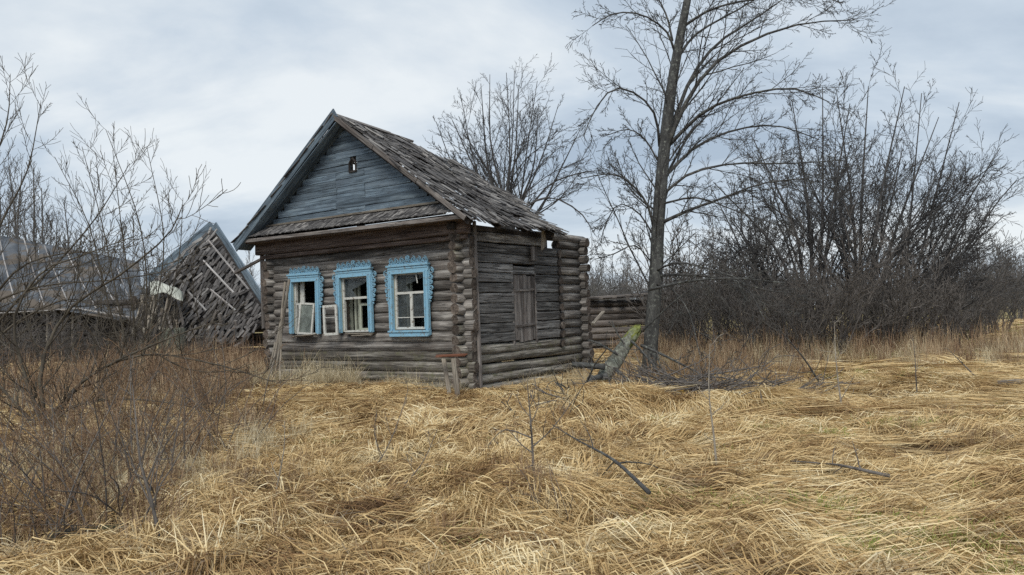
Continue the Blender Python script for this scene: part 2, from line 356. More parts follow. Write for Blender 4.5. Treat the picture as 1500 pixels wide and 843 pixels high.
def board(name, p0, p1, w, h, mat, parent=None, up=(0, 0, 1), nseg=4, jit=0.04, bend=0.0, endjit=0.01, c=None, smooth=False):
    """plank from p0 to p1: w across (local Y), h along 'up' (local Z)"""
    L = (Vector(p1) - Vector(p0)).length
    V, F = sweep(L, rectprof(w, h, c if c else min(w, h) * 0.16), nseg, jit, bend, endjit=endjit)
    return link(name, mk_mesh(name, V, F, mat, smooth), parent, frame(p0, p1, up))
def logob(name, p0, p1, r, mat, parent=None, flat=None, n=10, bend=0.01, jit=0.05):
    L = (Vector(p1) - Vector(p0)).length
    pr = circprof(r, n)
    if flat: pr = [(max(-flat, min(flat, y)), z) for y, z in pr]
    tp = random.uniform(0.9, 1.1)
    V, F = sweep(L, pr, max(2, int(L / 0.35)), jit, bend, rscale=lambda t: tp + (2 - 2 * tp) * t if L > 2 else 1.0, endjit=0.012)
    me = mk_mesh(name, V, F, mat)
    sm = np.ones(len(me.polygons), bool); sm[-2:] = False; me.polygons.foreach_set('use_smooth', sm)
    me.materials.append(M['log_end']); me.polygons[len(me.polygons) - 1].material_index = 1; me.polygons[len(me.polygons) - 2].material_index = 1
    return link(name, me, parent, frame(p0, p1))
def tubes(polys):
    """polys: list of (pts, radii, sides) -> V, F(quads) in one array pair"""
    groups = {}
    for p, r, s in polys: groups.setdefault((len(p), s), []).append((p, r))
    Vs, Fs, off = [], [], 0
    for (n, s), lst in groups.items():
        P = np.array([q[0] for q in lst], float); R = np.array([q[1] for q in lst], float); B = len(lst)
        Tn = np.gradient(P, axis=1); Tn /= np.linalg.norm(Tn, axis=2, keepdims=True) + 1e-9
        ref = np.zeros_like(Tn); ref[..., 0] = 1; hor = np.abs(Tn[..., 0]) > 0.8; ref[hor] = (0, 1, 0)
        ref[:] = ref[:, :1]
        A = np.cross(Tn, ref); A /= np.linalg.norm(A, axis=2, keepdims=True) + 1e-9; Bn = np.cross(Tn, A)
        th = np.arange(s) * 2 * PI / s
        ring = P[:, :, None, :] + R[:, :, None, None] * (A[:, :, None, :] * np.cos(th)[None, None, :, None] + Bn[:, :, None, :] * np.sin(th)[None, None, :, None])
        Vs.append(ring.reshape(-1, 3))
        i = np.arange(n - 1)[:, None]; j = np.arange(s)[None, :]; j2 = (j + 1) % s
        f = np.stack([i * s + j, i * s + j2, (i + 1) * s + j2, (i + 1) * s + j], -1).reshape(-1, 4)
        Fs.append((f[None] + (np.arange(B) * n * s)[:, None, None]).reshape(-1, 4) + off); off += B * n * s
    return np.concatenate(Vs), np.concatenate(Fs)
def tube_mesh(name, polys, mat):
    V, F = tubes(polys); return mk_mesh(name, V, F, mat, smooth=True)

# ================================================================== the setting: ground sheet to the horizon
def axis(a, b, fine, far):
    mid = np.arange(a, b + 1e-6, fine); k = np.geomspace(1, 1 + far, 34) - 1
    return np.concatenate([(a - k[1:])[::-1], mid, b + k[1:]])
gx = axis(-16, 16, 0.16, 320); gy = axis(2, 27, 0.16, 320)
GX, GY = np.meshgrid(gx, gy); GZ = gz(GX, GY)
nx, ny = len(gx), len(gy)
idx = (np.arange(ny - 1)[:, None] * nx + np.arange(nx - 1)[None, :]).ravel()
g_me = mk_mesh('ground', np.stack([GX, GY, GZ], -1).reshape(-1, 3), np.stack([idx, idx + 1, idx + nx + 1, idx + nx], -1), M['ground'], smooth=True)
tag(link('ground', g_me), kind='structure')

# ================================================================== the log house
HO = gnd(692, 578); HROT = math.radians(-36)
house = empty('log_house', (HO.x, HO.y, 0), HROT)
tag(house, 'abandoned grey log house with three blue carved window surrounds and collapsing shingle roof', 'house')
HM = Matrix.Translation((HO.x, HO.y, 0)) @ Matrix.Rotation(HROT, 4, 'Z')
def hw(x, y, z): return HM @ Vector((x, y, z))
W, S, TOP = 6.45, 4.64, 3.13
PITCHZ = 0.209
WIN = [(-4.925, 1.25, 2.64), (-3.215, 1.26, 2.66), (-1.575, 1.19, 2.65)]     # centre x, bottom, top of the blue casing
# front wall logs, cut at the window openings
for k in range(15):
    z = 0.10 + PITCHZ * k; m = M['log_low'] if k < 4 else M['log']; r = 0.120 * random.uniform(0.93, 1.05)
    if 1.26 < z < 2.62:
        cuts = [(-W - 0.02, WIN[0][0] - .43), (WIN[0][0] + .43, WIN[1][0] - .43), (WIN[1][0] + .43, WIN[2][0] - .43), (WIN[2][0] + .43, 0.05)]
    else: cuts = [(-W - 0.02, 0.05)]
    for a, b_ in cuts:
        j0, j1 = random.uniform(-.012, .012), random.uniform(-.012, .012)
        logob('log', (a + random.uniform(-.02, .02) * (a < -6), 0.10 + random.uniform(-.012, .012), z + j0), (b_ + random.uniform(-.05, .05) * (b_ > 0), 0.10 + random.uniform(-.012, .012), z + j1), r, m, house, flat=.085)
# side wall facing right: four round courses at the foot, hewn timbers above, with a door between
XS = -0.20
for k in range(16):
    z = 0.0 + PITCHZ * k + 0.02
    if z < 0.88:
        logob('log', (XS, -0.20 + random.uniform(-.05, .03), z), (XS, 4.47, z + random.uniform(-.03, .02)), 0.115 * random.uniform(.92, 1.04), M['log_low'], house, bend=0.02)
    else:
        # protruding round end in front of the corner
        logob('log', (XS - .03, -0.20 + random.uniform(-.05, .03), z), (XS - .03, 0.22, z), 0.115 * random.uniform(.78, 1.1), M['log_low'] if random.random() < .4 else M['log'], house, bend=.01, jit=.10)
        hh = PITCHZ - 0.012
        def hew(y0, y1):
            o = board('hewn_timber', (XS + .02, y0, z + random.uniform(-.006, .006)), (XS + .02, y1, z + random.uniform(-.006, .006)), 0.17, hh * random.uniform(.96, 1.0), M['hewn'], house, nseg=5, jit=0.035, bend=0.006, endjit=0.02, c=0.016)
        if z < 2.72:
            hew(0.20, 1.64); hew(2.49, 3.46)
        elif z < 3.05: hew(0.20, 3.46)
        else: hew(0.2, 3.0)
        logob('log', (XS, 3.55, z), (XS, 4.47, z), 0.112 * random.uniform(.92, 1.04), M['log'], house, bend=0)
# rounded log ends of the cross wall and of the rear wall, left wall and rear wall logs
for k in range(16):
    z = 0.1 + PITCHZ * k
    logob('log', (-2.2 if k < 15 else -0.9, 4.55, z), (0.06 + random.uniform(-.05, .05), 4.55, z), 0.112 * random.uniform(.9, 1.06), M['log'], house, bend=0.0)
    if k < 15:
        logob('log', (-W, 4.55, z), (-2.75, 4.55, z), 0.112, M['log'], house, bend=0.0)
        logob('log', (-W + .22, -0.16 + random.uniform(-.05, .04), z - .1), (-W + .22, 4.75, z - .1), 0.112 * random.uniform(.92, 1.04), M['log'], house)
for k in range(15):
    z = .93 + .209 * k
    if z < 3.1: logob('log', (XS - .2, 3.50, z - .1), (-0.055 + random.uniform(-.03, .03), 3.50, z - .1), 0.09, M['darkwood'], house, bend=0)
board('gap_backing', (XS - .16, .25, 3.1), (XS - .16, 3.4, 3.08), .04, .5, M['darkwood'], house, nseg=2, jit=0)  # added dark board inside, stops sky showing between the top timbers
# corner post boards
board('corner_post', (0.03, 0.235, 0.0), (0.0, 0.235, 3.45), 0.05, 0.08, M['plank'], house, up=(0, 1, 0))
board('corner_board', (-W - .06, -.03, 1.4), (-W - .05, -.03, 3.2), 0.05, 0.13, M['plank'], house, up=(1, 0, 0))
board('top_plate', (XS - .02, -.25, 3.34), (XS - .02, 2.9, 3.30), 0.2, 0.14, M['darkwood'], house, nseg=6)
logob('log', (XS - .05, 2.3, 3.33), (XS + .05, 4.7, 3.30), 0.10, M['log'], house)
logob('log', (XS - .25, 1.3, 3.36), (XS + .1, 3.2, 3.30), 0.07, M['darkwood'], house)
board('loose_board', (XS + .42, 2.42, 3.40), (XS + .34, 2.5, 2.98), 0.16, 0.035, M['pole'], house, up=(1, 0, 0), endjit=.05)
board('loose_board', (0.02, 2.30, 2.72), (0.02, 2.30, 3.02), 0.22, 0.03, M['plank'], house, up=(1, 0, 0))
# the plank door in the side wall
door = link('door', mk_mesh('door', *sweep(1.62, rectprof(0.05, 0.80, .01), 2, .01), M['darkwood']), house, frame((XS + .02, 2.065, 0.95), (XS + .02, 2.065, 2.57), (0, 1, 0)))
yy = 1.69
for wd in (.15, .19, .14, .18, .12):
    z0, z1 = 0.94 + random.uniform(0, .05), 2.40 + random.uniform(-.03, .03)
    V, F = sweep(z1 - z0, rectprof(.035, wd - .008, .006), 4, .04, .004, endjit=.015)
    pm = frame((0, 0, 0), (0, 0, 1), (0, 1, 0))
    link('plank', mk_mesh('plank', V, F, M['plank']), door, door.matrix_basis.inverted() @ frame((XS + .065, yy + wd / 2, z0), (XS + .065, yy + wd / 2, z1), (0, 1, 0)))
    yy += wd
for zz in (1.28, 2.06):
    link('hinge_batten', mk_mesh('hinge_batten', *sweep(.7, rectprof(.03, .055, .006), 4, .05), M['plank']), door, door.matrix_basis.inverted() @ frame((XS + .10, 1.72, zz), (XS + .10, 2.44, zz + .03)))
board('door_header', (XS + .08, 1.66, 2.50), (XS + .08, 2.46, 2.49), 0.05, 0.17, M['hewn'], house)
board('door_jamb', (XS + .075, 1.63, 0.9), (XS + .075, 1.62, 2.6), 0.05, 0.07, M['plank'], house, up=(0, 1, 0))
board('door_jamb', (XS + .075, 2.50, 0.9), (XS + .075, 2.50, 2.6), 0.05, 0.06, M['plank'], house, up=(0, 1, 0))
# inside: floor, ceiling, board partition, stove
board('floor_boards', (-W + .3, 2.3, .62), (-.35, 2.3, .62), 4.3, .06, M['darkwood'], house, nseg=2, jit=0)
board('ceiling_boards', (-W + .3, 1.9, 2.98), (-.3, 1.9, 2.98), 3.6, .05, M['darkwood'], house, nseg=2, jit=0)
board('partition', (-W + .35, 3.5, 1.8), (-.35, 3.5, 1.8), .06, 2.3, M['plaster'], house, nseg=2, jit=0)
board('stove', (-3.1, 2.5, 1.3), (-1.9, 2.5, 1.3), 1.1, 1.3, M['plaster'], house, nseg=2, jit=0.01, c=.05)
# frieze boards under the eave of the front
board('frieze_back', (-W + .1, .07, 3.3), (-.12, .07, 3.3), 0.06, 0.40, M['darkwood'], house, nseg=2, jit=0)
board('frieze_board', (-W - .12, -.11, 3.345), (0.12, -.11, 3.325), 0.14, 0.30, M['brownplank'], house, nseg=8, jit=.02)
board('frieze_board', (-W - .06, -.05, 3.14), (0.02, -.05, 3.12), 0.10, 0.10, M['brownplank'], house, nseg=8, jit=.02)
board('soffit_board', (-W - .2, -.29, 3.475), (0.3, -.29, 3.44), 0.5, 0.03, M['brownplank'], house, nseg=8, jit=.01)
board('eave_board', (-6.72, -.56, 3.52), (0.44, -.56, 3.44), 0.03, 0.075, M['plank'], house, nseg=10, jit=.05)
# ---- gable of horizontal boards with a small vent
APX, APZ, BZ, GY0 = -3.12, 5.80, 3.78, -.28
def gl(z): return APX - (APZ - z) / (APZ - BZ) * 2.80
def gr(z): return APX + (APZ - z) / (APZ - BZ) * 2.78
gable = link('gable', mk_mesh('gable', [(gl(BZ), GY0 + .05, BZ - .2), (gr(BZ), GY0 + .05, BZ - .2), (gr(BZ), GY0 + .05, BZ), (APX, GY0 + .05, APZ + .05), (gl(BZ), GY0 + .05, BZ), (-2.96, GY0 + .05, 4.81), (-2.82, GY0 + .05, 4.81), (-2.82, GY0 + .05, 4.98), (-2.96, GY0 + .05, 4.98)],
    [(0, 1, 6, 5), (1, 2, 7, 6), (2, 3, 7), (3, 8, 7), (3, 4, 8), (4, 0, 5, 8)], M['darkwood']), house)
z = BZ + .06; row = 0
while z < APZ - .12:
    h = random.uniform(.135, .17); zc_ = z + h / 2; a, b_ = gl(zc_) + .02, gr(zc_) - .02
    seams = [s + random.uniform(-.02, .02) for s in ((-3.45, -2.55) if row % 3 != 1 else (-3.46,)) if a + .3 < s < b_ - .3]
    if 4.74 < zc_ < 5.04: seams = [-2.99, -2.79]
    xs = [a] + seams + [b_]
    for i in range(len(xs) - 1):
        if 4.74 < zc_ < 5.04 and i == 1: continue
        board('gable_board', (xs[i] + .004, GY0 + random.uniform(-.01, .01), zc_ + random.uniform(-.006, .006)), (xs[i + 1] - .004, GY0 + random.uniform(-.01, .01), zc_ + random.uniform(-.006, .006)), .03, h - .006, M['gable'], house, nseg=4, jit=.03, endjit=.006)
    z += h; row += 1
vent = link('vent_frame', mk_mesh('vent_frame', *sweep(.24, rectprof(.03, .04, .006), 1), M['darkwood']), house, frame((-3.01, GY0 - .03, 4.77), (-2.77, GY0 - .03, 4.77)))
for a, b_ in (((-2.99, 4.77), (-2.99, 4.96)), ((-2.79, 4.77), (-2.79, 4.96)), ((-2.99, 4.96), (-2.89, 5.06)), ((-2.89, 5.06), (-2.79, 4.96))):
    p0, p1 = Vector((a[0], GY0 - .035, a[1])), Vector((b_[0], GY0 - .035, b_[1]))
    link('vent_slat', mk_mesh('vent_slat', *sweep((p1 - p0).length, rectprof(.035, .035, .006), 1), M['darkwood']), vent, vent.matrix_basis.inverted() @ frame(p0, p1, (0, 1, 0)))
# ---- roof
RX = -3.14
def ridge_z(y): return float(np.interp(y, [-.6, 1.2, 3.15, 4.53, 5.9], [5.98, 5.80, 5.53, 5.19, 4.84]))
def roofR(s, y):          # right slope: s 0 ridge .. 1 eave
    zr = ridge_z(y); ex, ez = np.interp(y, [-.6, 2.7, 5.8], [.46, .40, .2]), np.interp(y, [-.6, 2.7, 5.8], [3.42, 3.34, 3.2])
    sag = .13 * math.sin(PI * s) * min(1, max(0, y) / 3) + .05 * math.sin(3 * y + 5 * s) * min(1, max(0, y) / 2)
    return Vector((RX + (ex - RX) * s, y, zr + (ez - zr) * s - sag))
def roofL(s, y):
    zr = ridge_z(y); return Vector((RX + (-6.68 - RX) * s, y, zr + (3.52 - zr) * s - .08 * math.sin(PI * s)))
def yend(s): return 5.75 - 3.05 * s + .18 * math.sin(17 * s)
HOLES = [(.30, 1.95, .05, .2), (.43, 2.35, .045, .25), (.58, 1.95, .045, .18), (.56, 3.1, .05, .2), (.75, 2.6, .04, .16), (.2, 3.3, .02, .14), (.88, 1.7, .05, .2), (.9, .75, .03, .15)]
def hole(s, y): return any(((s - a) / c) ** 2 + ((y - b_) / d) ** 2 < 1 for a, b_, c, d in HOLES)
SH_MESH = []
for i in range(8):
    V, F = sweep(1.0, rectprof(1.0, 1.0, .2), 3, .10, .0, endjit=.04); SH_MESH.append(mk_mesh('shingle', V, F, M['shingle_one']))
def shingle_mtx(fn, s, y, Ls, wid, slopelen, twist, lift):
    p0 = fn(s, y); p1 = fn(min(1.04, s + Ls / slopelen), y + twist)
    py = fn(s, y + .05) - p0; n = (p1 - p0).cross(py).normalized()
    if n.z < 0: n = -n
    a = p0 + n * lift; b_ = p1 + n * (lift + random.uniform(-.01, .055))
    m = frame(a, b_, n)
    return m, (b_ - a).length
shing = []
s = -.01
while s < 1.0:
    y = -.60
    while y < yend(s):
        wd = random.uniform(.04, .085)
        ss = s + random.uniform(-.03, .03)
        if not hole(ss + .05, y) and random.random() > .05 + .05 * (y > 2.5) + .25 * (y > yend(ss) - .25):
            shing.append((max(-.005, ss), y + wd / 2, random.uniform(.30, .60), wd * 1.0, random.uniform(-.10, .10), random.uniform(.01, .06)))
        y += wd * random.uniform(.72, .98)
    s += .074
shing.sort(key=lambda q: q[1])
mbS = MB(); ind = 0; step = max(1, int(len(shing) * .55 / 290)); nind = 0
roofp = link('roof', bpy.data.meshes.new('roof'), house)
for i, (s, y, Ls, wd, tw, lift) in enumerate(shing):
    m, L = shingle_mtx(roofR, s, y, Ls, wd, 4.35, tw, lift)
    m = m @ Matrix.Diagonal((L, wd, random.uniform(.010, .018), 1))
    if i % step == 0 and nind < 280:
        o = link('shingle', random.choice(SH_MESH), roofp, m); nind += 1
    else: mbS.box((0, -.5, -.5), (1, .5, .5), random.random(), m)
# left slope: shingles only on its front half, with a gap behind the gable vent
s = -.01
while s < 1.0:
    y = -.60
    while y < 2.1 - 0.7 * s + .3 * math.sin(9 * s):
        wd = random.uniform(.07, .13)
        if not (.16 < s + .06 < .52 and .45 < y < 1.9) and random.random() > .06:
            m, L = shingle_mtx(roofL, max(0, s + random.uniform(-.02, .02)), y, random.uniform(.4, .62), wd, 4.3, random.uniform(-.05, .05), random.uniform(.02, .05))
            mbS.box((0, -.5, -.5), (1, .5, .5), random.random(), m @ Matrix.Diagonal((L, wd, .014, 1)))
        y += wd * .92
    s += .085
# ragged shingles poking out below the eave and verge
for i in range(60):
    y = random.uniform(1.2, 2.9); m, L = shingle_mtx(roofR, random.uniform(.9, .98), y, random.uniform(.3, .5), .07, 4.35, random.uniform(-.2, .2), random.uniform(-.02, .04))
    mbS.box((0, -.5, -.5), (1, .5, .5), random.random() * .7, m @ Matrix.Diagonal((L, .07, .014, 1)))
tag(link('shingles', mbS.mesh('shingles', M['shingle']), roofp), 'weathered split shingles laid in ragged rows', kind='stuff')
# structure of the roof joined as the roof part's own mesh: rafters and battens
mbR = MB()
def rbar(p0, p1, wd, h, c=.3):
    p0, p1 = Vector(p0), Vector(p1); mbR.box((0, -wd / 2, -h / 2), ((p1 - p0).length, wd / 2, h / 2), c, frame(p0, p1))
for y in (-.45, .5, 1.5, 2.5):
    for j in range(4):
        rbar(roofR(j / 4, y) - Vector((0, 0, .09)), roofR((j + 1) / 4, y) - Vector((0, 0, .09)), .09, .10)
    rbar(roofL(0, y) - Vector((0, 0, .09)), roofL(1, y) - Vector((0, 0, .09)), .09, .10)
for s in np.arange(.03, 1.0, .1):
    ye = yend(s) - .2; ys = np.linspace(-.5, ye, 6)
    for a, b_ in zip(ys[:-1], ys[1:]):
        rbar(roofR(s, a) - Vector((0, 0, .02)), roofR(s, b_) - Vector((0, 0, .02)), .06, .03)
    rbar(roofL(s, -.5) - Vector((0, 0, .02)), roofL(s, 2.3 - .4 * s) - Vector((0, 0, .02)), .06, .03)
me = mbR.mesh('roof', M['darkwood']); roofp.data = me
# rake boards along the verge and the sharp board end that stands above the ridge
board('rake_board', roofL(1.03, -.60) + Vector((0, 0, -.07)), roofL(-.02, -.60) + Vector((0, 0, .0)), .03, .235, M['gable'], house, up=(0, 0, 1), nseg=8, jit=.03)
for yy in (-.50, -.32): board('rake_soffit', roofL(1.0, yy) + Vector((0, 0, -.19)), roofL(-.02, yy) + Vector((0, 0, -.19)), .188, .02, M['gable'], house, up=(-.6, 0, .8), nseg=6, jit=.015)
for j in range(3):
    a, b_ = j / 3, (j + 1) / 3 - .004
    board('rake_board', roofR(a, -.60) + Vector((0, 0, -.02)), roofR(b_, -.60) + Vector((0, 0, -.03)), .03, .10, M['plank'], house, nseg=4, jit=.05)
board('ridge_board', Vector((RX - .07, -.62, 5.99)), Vector((RX - .05, 1.9, 5.78)), .16, .03, M['plank'], house, up=(-.5, 0, .8), nseg=6)
board('ridge_board', Vector((RX + .04, -.60, 6.0)), Vector((RX + .06, 1.1, 5.86)), .14, .03, M['plank'], house, up=(.6, 0, .8), nseg=6)
# ---- pent roof of shingles across the foot of the gable
mbP = MB()
def pent(s, x): return Vector((x, GY0 + .04 - .34 * s, 3.82 - .26 * s + (x + 3) * -.008))
for s in (-.02, .2, .42, .64, .8):
    x = -6.62 + .25 * (1 - s)
    while x < .35 - .55 * (1 - s):
        wd = random.uniform(.05, .09)
        p0, p1 = pent(s, x), pent(min(1.03, s + random.uniform(.3, .45)), x + random.uniform(-.05, .03) - .03)
        m = frame(p0 + Vector((0, 0, .01 + .02 * (1 - s))), p1 + Vector((0, 0, random.uniform(.015, .04))), (0, -.4, .9))
        mbP.box((0, -.5, -.5), (1, .5, .5), random.random(), m @ Matrix.Diagonal(((p1 - p0).length, wd, .014, 1))); x += wd * .95
mbP.box((-6.55, -.54, 3.50), (.3, .05, 3.52), .1)
tag(link('pent_shingles', mbP.mesh('pent_shingles', M['shingle']), house), 'narrow apron of shingles under the gable', kind='stuff')
board('pent_flashing', (gl(BZ) - .1, GY0 - .035, 3.85), (gr(BZ) + .1, GY0 - .035, 3.83), .03, .045, M['pole'], house, nseg=8)

# ---- windows
def ribbon(mb, pts, wd, th, y):
    P = np.asarray(pts, float); t = np.gradient(P, axis=0); t /= np.linalg.norm(t, axis=1, keepdims=True) + 1e-9
    nrm = np.stack([-t[:, 1], t[:, 0]], 1) * wd / 2; V = []
    for p, q in zip(P, nrm):
        V += [(p[0] - q[0], y - th, p[1] - q[1]), (p[0] + q[0], y - th, p[1] + q[1]), (p[0] + q[0], y, p[1] + q[1]), (p[0] - q[0], y, p[1] - q[1])]
    F = []
    for i in range(len(P) - 1):
        for j in range(4): F.append((i * 4 + j, i * 4 + (j + 1) % 4, i * 4 + 4 + (j + 1) % 4, i * 4 + 4 + j))
    k = (len(P) - 1) * 4; F += [(3, 2, 1, 0), (k, k + 1, k + 2, k + 3)]
    mb.add(V, F)
def spiral(cx, cz, r0, r1, a0, turns, n=12):
    return [(cx + (r0 + (r1 - r0) * i / n) * math.cos(a0 + turns * 2 * PI * i / n), cz + (r0 + (r1 - r0) * i / n) * math.sin(a0 + turns * 2 * PI * i / n)) for i in range(n + 1)]
def crest(wd, th=.03):
    mb = MB(); n = 7; dx = wd / n
    ribbon(mb, [(-wd / 2, .012), (wd / 2, .012)], .024, th, 0)
    for i in range(n):
        c = -wd / 2 + dx * (i + .5); rise = 1.0 + .6 * math.exp(-((i - 3) / 1.1) ** 2); r = dx * .42
        sg = 1 if i < 3.5 else -1
        ribbon(mb, spiral(c, .035 + r * .8 * rise, r, r * .25, PI / 2 if sg > 0 else PI / 2, sg * 1.4), .012, th, 0)
        ribbon(mb, [(c - sg * dx * .5, .02), (c - sg * dx * .2, .045), (c + sg * dx * .1, .03), (c + sg * dx * .42, .06 * rise)], .012, th, 0)
        ribbon(mb, [(c + dx * .45, .02), (c + dx * .5, .05 + .035 * rise), (c + dx * .55, .02)], .010, th, 0)
    ribbon(mb, spiral(0, .135, .05, .015, 0, 1.3), .018, th, 0)
    return mb
def bracket(sg, h=.74, th=.03):
    mb = MB(); zt = 0
    for i, (r, dz) in enumerate(((.072, .07), (.056, .20), (.05, .31), (.056, .42), (.042, .53), (.032, .62))):
        ribbon(mb, spiral(sg * (r * .9 + .012), -dz, r, r * .3, PI / 2 if i % 2 == 0 else -PI / 2, (1 if sg < 0 else -1) * 1.35 * (1 if i % 2 == 0 else -1)), .012, th, 0)
        ribbon(mb, [(sg * .01, -dz - .05), (sg * (.05 if i % 2 else .08), -dz - .075), (sg * .02, -dz - .1)], .015, th, 0)
    ribbon(mb, [(sg * .008, 0.02), (sg * .008, -h * .88)], .018, th, 0)
    return mb
def wframe(x0, x1, z0, z1, t, y0, y1, bars=()):
    """white sash: four rails plus bars given as (axis, position, from, to)"""
    mb = MB(); mb.box((x0, y0, z0), (x0 + t, y1, z1)); mb.box((x1 - t, y0, z0), (x1, y1, z1))
    mb.box((x0 + t, y0 + .002, z0), (x1 - t, y1 - .002, z0 + t)); mb.box((x0 + t, y0 + .002, z1 - t), (x1 - t, y1 - .002, z1))
    for ax, p, a, b_, bt in bars:
        if ax == 'x': mb.box((p - bt / 2, y0 + .004, a), (p + bt / 2, y1 - .004, b_))
        else: mb.box((a, y0 + .006, p - bt / 2), (b_, y1 - .006, p + bt / 2))
    return mb
def pane(par, name, x0, x1, z0, z1, y, mat, broken=0):
    if not broken: V = [(x0, y, z0), (x1, y, z0), (x1, y, z1), (x0, y, z1)]
    elif broken == 1: V = [(x0, y, z0), (x0 + (x1 - x0) * .5, y, z0), (x0 + (x1 - x0) * .3, y, z0 + (z1 - z0) * .4), (x0 + (x1 - x0) * .65, y, z0 + (z1 - z0) * .6), (x1, y, z0 + (z1 - z0) * .85), (x1, y, z1), (x0, y, z1)]
    else: V = [(x0, y, z0), (x1, y, z0), (x1, y, z0 + (z1 - z0) * .55), (x0 + (x1 - x0) * .5, y, z0 + (z1 - z0) * .35), (x0 + (x1 - x0) * .25, y, z0 + (z1 - z0) * .9)]
    k = len(V); V2 = V + [(a, b_ + .004, c) for a, b_, c in V]
    F = [tuple(range(k)), tuple(range(2 * k - 1, k - 1, -1))] + [(i, i + k, (i + 1) % k + k, (i + 1) % k) for i in range(k)]
    return link(name, mk_mesh(name, V2, F, mat), par)
descr = ['leftmost window with a loose grimy sash leaning in it', 'middle window with its white casement swung open', 'window beside the corner with all its white sash bars in place']
for i, (cx, zb, zt) in enumerate(WIN):
    hw_ = (.535, .555, .565)[i]; H = zt - zb - .02; cw = .108
    mb = MB()
    mb.box((-hw_, -.085, 0 if i < 2 else .10), (-hw_ + cw, -.03, H - .125)); mb.box((hw_ - cw, -.085, 0 if i < 2 else .10), (hw_, -.03, H - .125))
    mb.box((-hw_ - .012, -.09, H - .125), (hw_ + .012, -.03, H)); mb.box((-hw_ - .035, -.12, H), (hw_ + .035, -.03, H + .035))
    for sx in (-1, 1):            # raised mouldings
        mb.box((sx * (hw_ - .018) - .014, -.10, .12 if i == 2 else .02), (sx * (hw_ - .018) + .014, -.085, H - .1255))
        mb.box((sx * (hw_ - cw + .015) - .014, -.105, .12 if i == 2 else .02), (sx * (hw_ - cw + .015) + .014, -.085, H - .1255))
    mb.box((-hw_ + cw, -.105, H - .15), (hw_ - cw, -.03, H - .1251)); mb.box((-hw_, -.102, H - .05), (hw_, -.09, H - .02))
    if i == 2:
        mb.box((-hw_ - .01, -.10, 0), (hw_ + .01, -.03, .098)); mb.box((-hw_ + .02, -.115, -.03), (hw_ - .02, -.03, -.001)); mb.box((-hw_ - .02, -.125, .06), (hw_ + .02, -.10, .095))
    win = link('window', mb.mesh('window', M['blue']), house, Matrix.Translation((cx, .0, zb)) @ Matrix.Rotation((.012, -.006, 0)[i], 4, 'Y'))
    win['label'] = descr[i]
    link('carved_crest', crest(2 * hw_ * .98).mesh('carved_crest', M['blue']), win, Matrix.Translation((0, -.05, H + .036)))
    for sg in ((1,) if i == 0 else (-1, 1)):
        link('carved_bracket', bracket(sg).mesh('carved_bracket', M['blue']), win, Matrix.Translation((sg * (hw_ + .002), -.045, H - .06)))
    # reveal of pale boards through the thickness of the wall
    ix = hw_ - cw; lb = MB(); zt_ = H - .125
    lb.box((-ix - .03, -.03, .02), (-ix, .30, zt_)); lb.box((ix, -.03, .02), (ix + .03, .30, zt_)); lb.box((-ix - .03, -.03, zt_ + .001), (ix + .03, .30, zt_ + .03))
    link('lining', lb.mesh('lining', M['lining']), win)
    x0, x1 = -ix, ix
    if i == 2:
        zlo, zhi = .115, zt_; ztr = zlo + (zhi - zlo) * .64
        link('sash', wframe(x0, x1, zlo, zhi, .05, .0, .05, [('z', ztr, x0 + .05, x1 - .05, .05), ('x', 0, zlo + .05, ztr - .025, .07), ('z', zlo + .25, x0 + .05, -.035, .018), ('z', zlo + .25, .035, x1 - .05, .018)]).mesh('sash', M['white']), win)
        pane(win, 'pane', x0 + .04, x1 - .04, ztr + .02, zhi - .04, .025, M['glass'], 1)
        pane(win, 'pane', x0 + .04, -.03, zlo + .25, ztr - .02, .027, M['glass']); pane(win, 'pane', .03, x1 - .04, zlo + .25, ztr - .02, .025, M['glass'])
        pane(win, 'pane', x0 + .04, -.03, zlo + .03, zlo + .245, .025, M['glass'])
        link('inner_post', wframe(-.36, -.20, .15, zhi, .05, .24, .28).mesh('inner_post', M['lining']), win)
        link('broken_lath', mk_mesh('broken_lath', *sweep(.2, rectprof(.02, .02, .004), 2, .05), M['white']), win, frame((.21, -.012, zhi - .24), (.17, -.012, zhi - .02)))
    elif i == 1:
        zlo, zhi = .02, zt_; ztr = zlo + (zhi - zlo) * .60
        link('sash', wframe(x0, x1, ztr - .02, zhi, .05, .0, .05).mesh('sash', M['white']), win)
        pane(win, 'pane', x0 + .04, x1 - .04, ztr + .02, zhi - .04, .025, M['glass'], 1)
        js = MB(); js.box((x0, 0, zlo), (x0 + .045, .06, ztr - .021)); js.box((x1 - .045, 0, zlo), (x1, .06, ztr - .021)); js.box((x0 + .046, .0, zlo - .01), (x1 - .046, .08, zlo + .03))
        link('frame', js.mesh('frame', M['white']), win)
        # casement swung right out over the casing
        cs = link('casement', wframe(-.40, 0, 0, .68, .055, -.04, 0, [('z', .40, -.345, -.055, .012)]).mesh('casement', M['white']), win, Matrix.Translation((x0 - .02, -.13, zlo - .06)) @ Matrix.Rotation(.16, 4, 'Z') @ Matrix.Rotation(-.02, 4, 'Y'))
        cs2 = link('casement', wframe(0, .33, 0, .60, .05, -.02, .02).mesh('casement', M['lining']), win, Matrix.Translation((x0 + .42, .12, zlo + .02)) @ Matrix.Rotation(.12, 4, 'Z'))
        link('inner_post', wframe(-.34, -.16, .0, zhi, .06, .24, .28).mesh('inner_post', M['lining']), win)
        link('sill', mk_mesh('sill', *sweep(.86, rectprof(.12, .03, .008), 5, .08, endjit=.03), M['pole']), win, frame((-.30, -.03, -.02), (.52, -.03, -.03)))
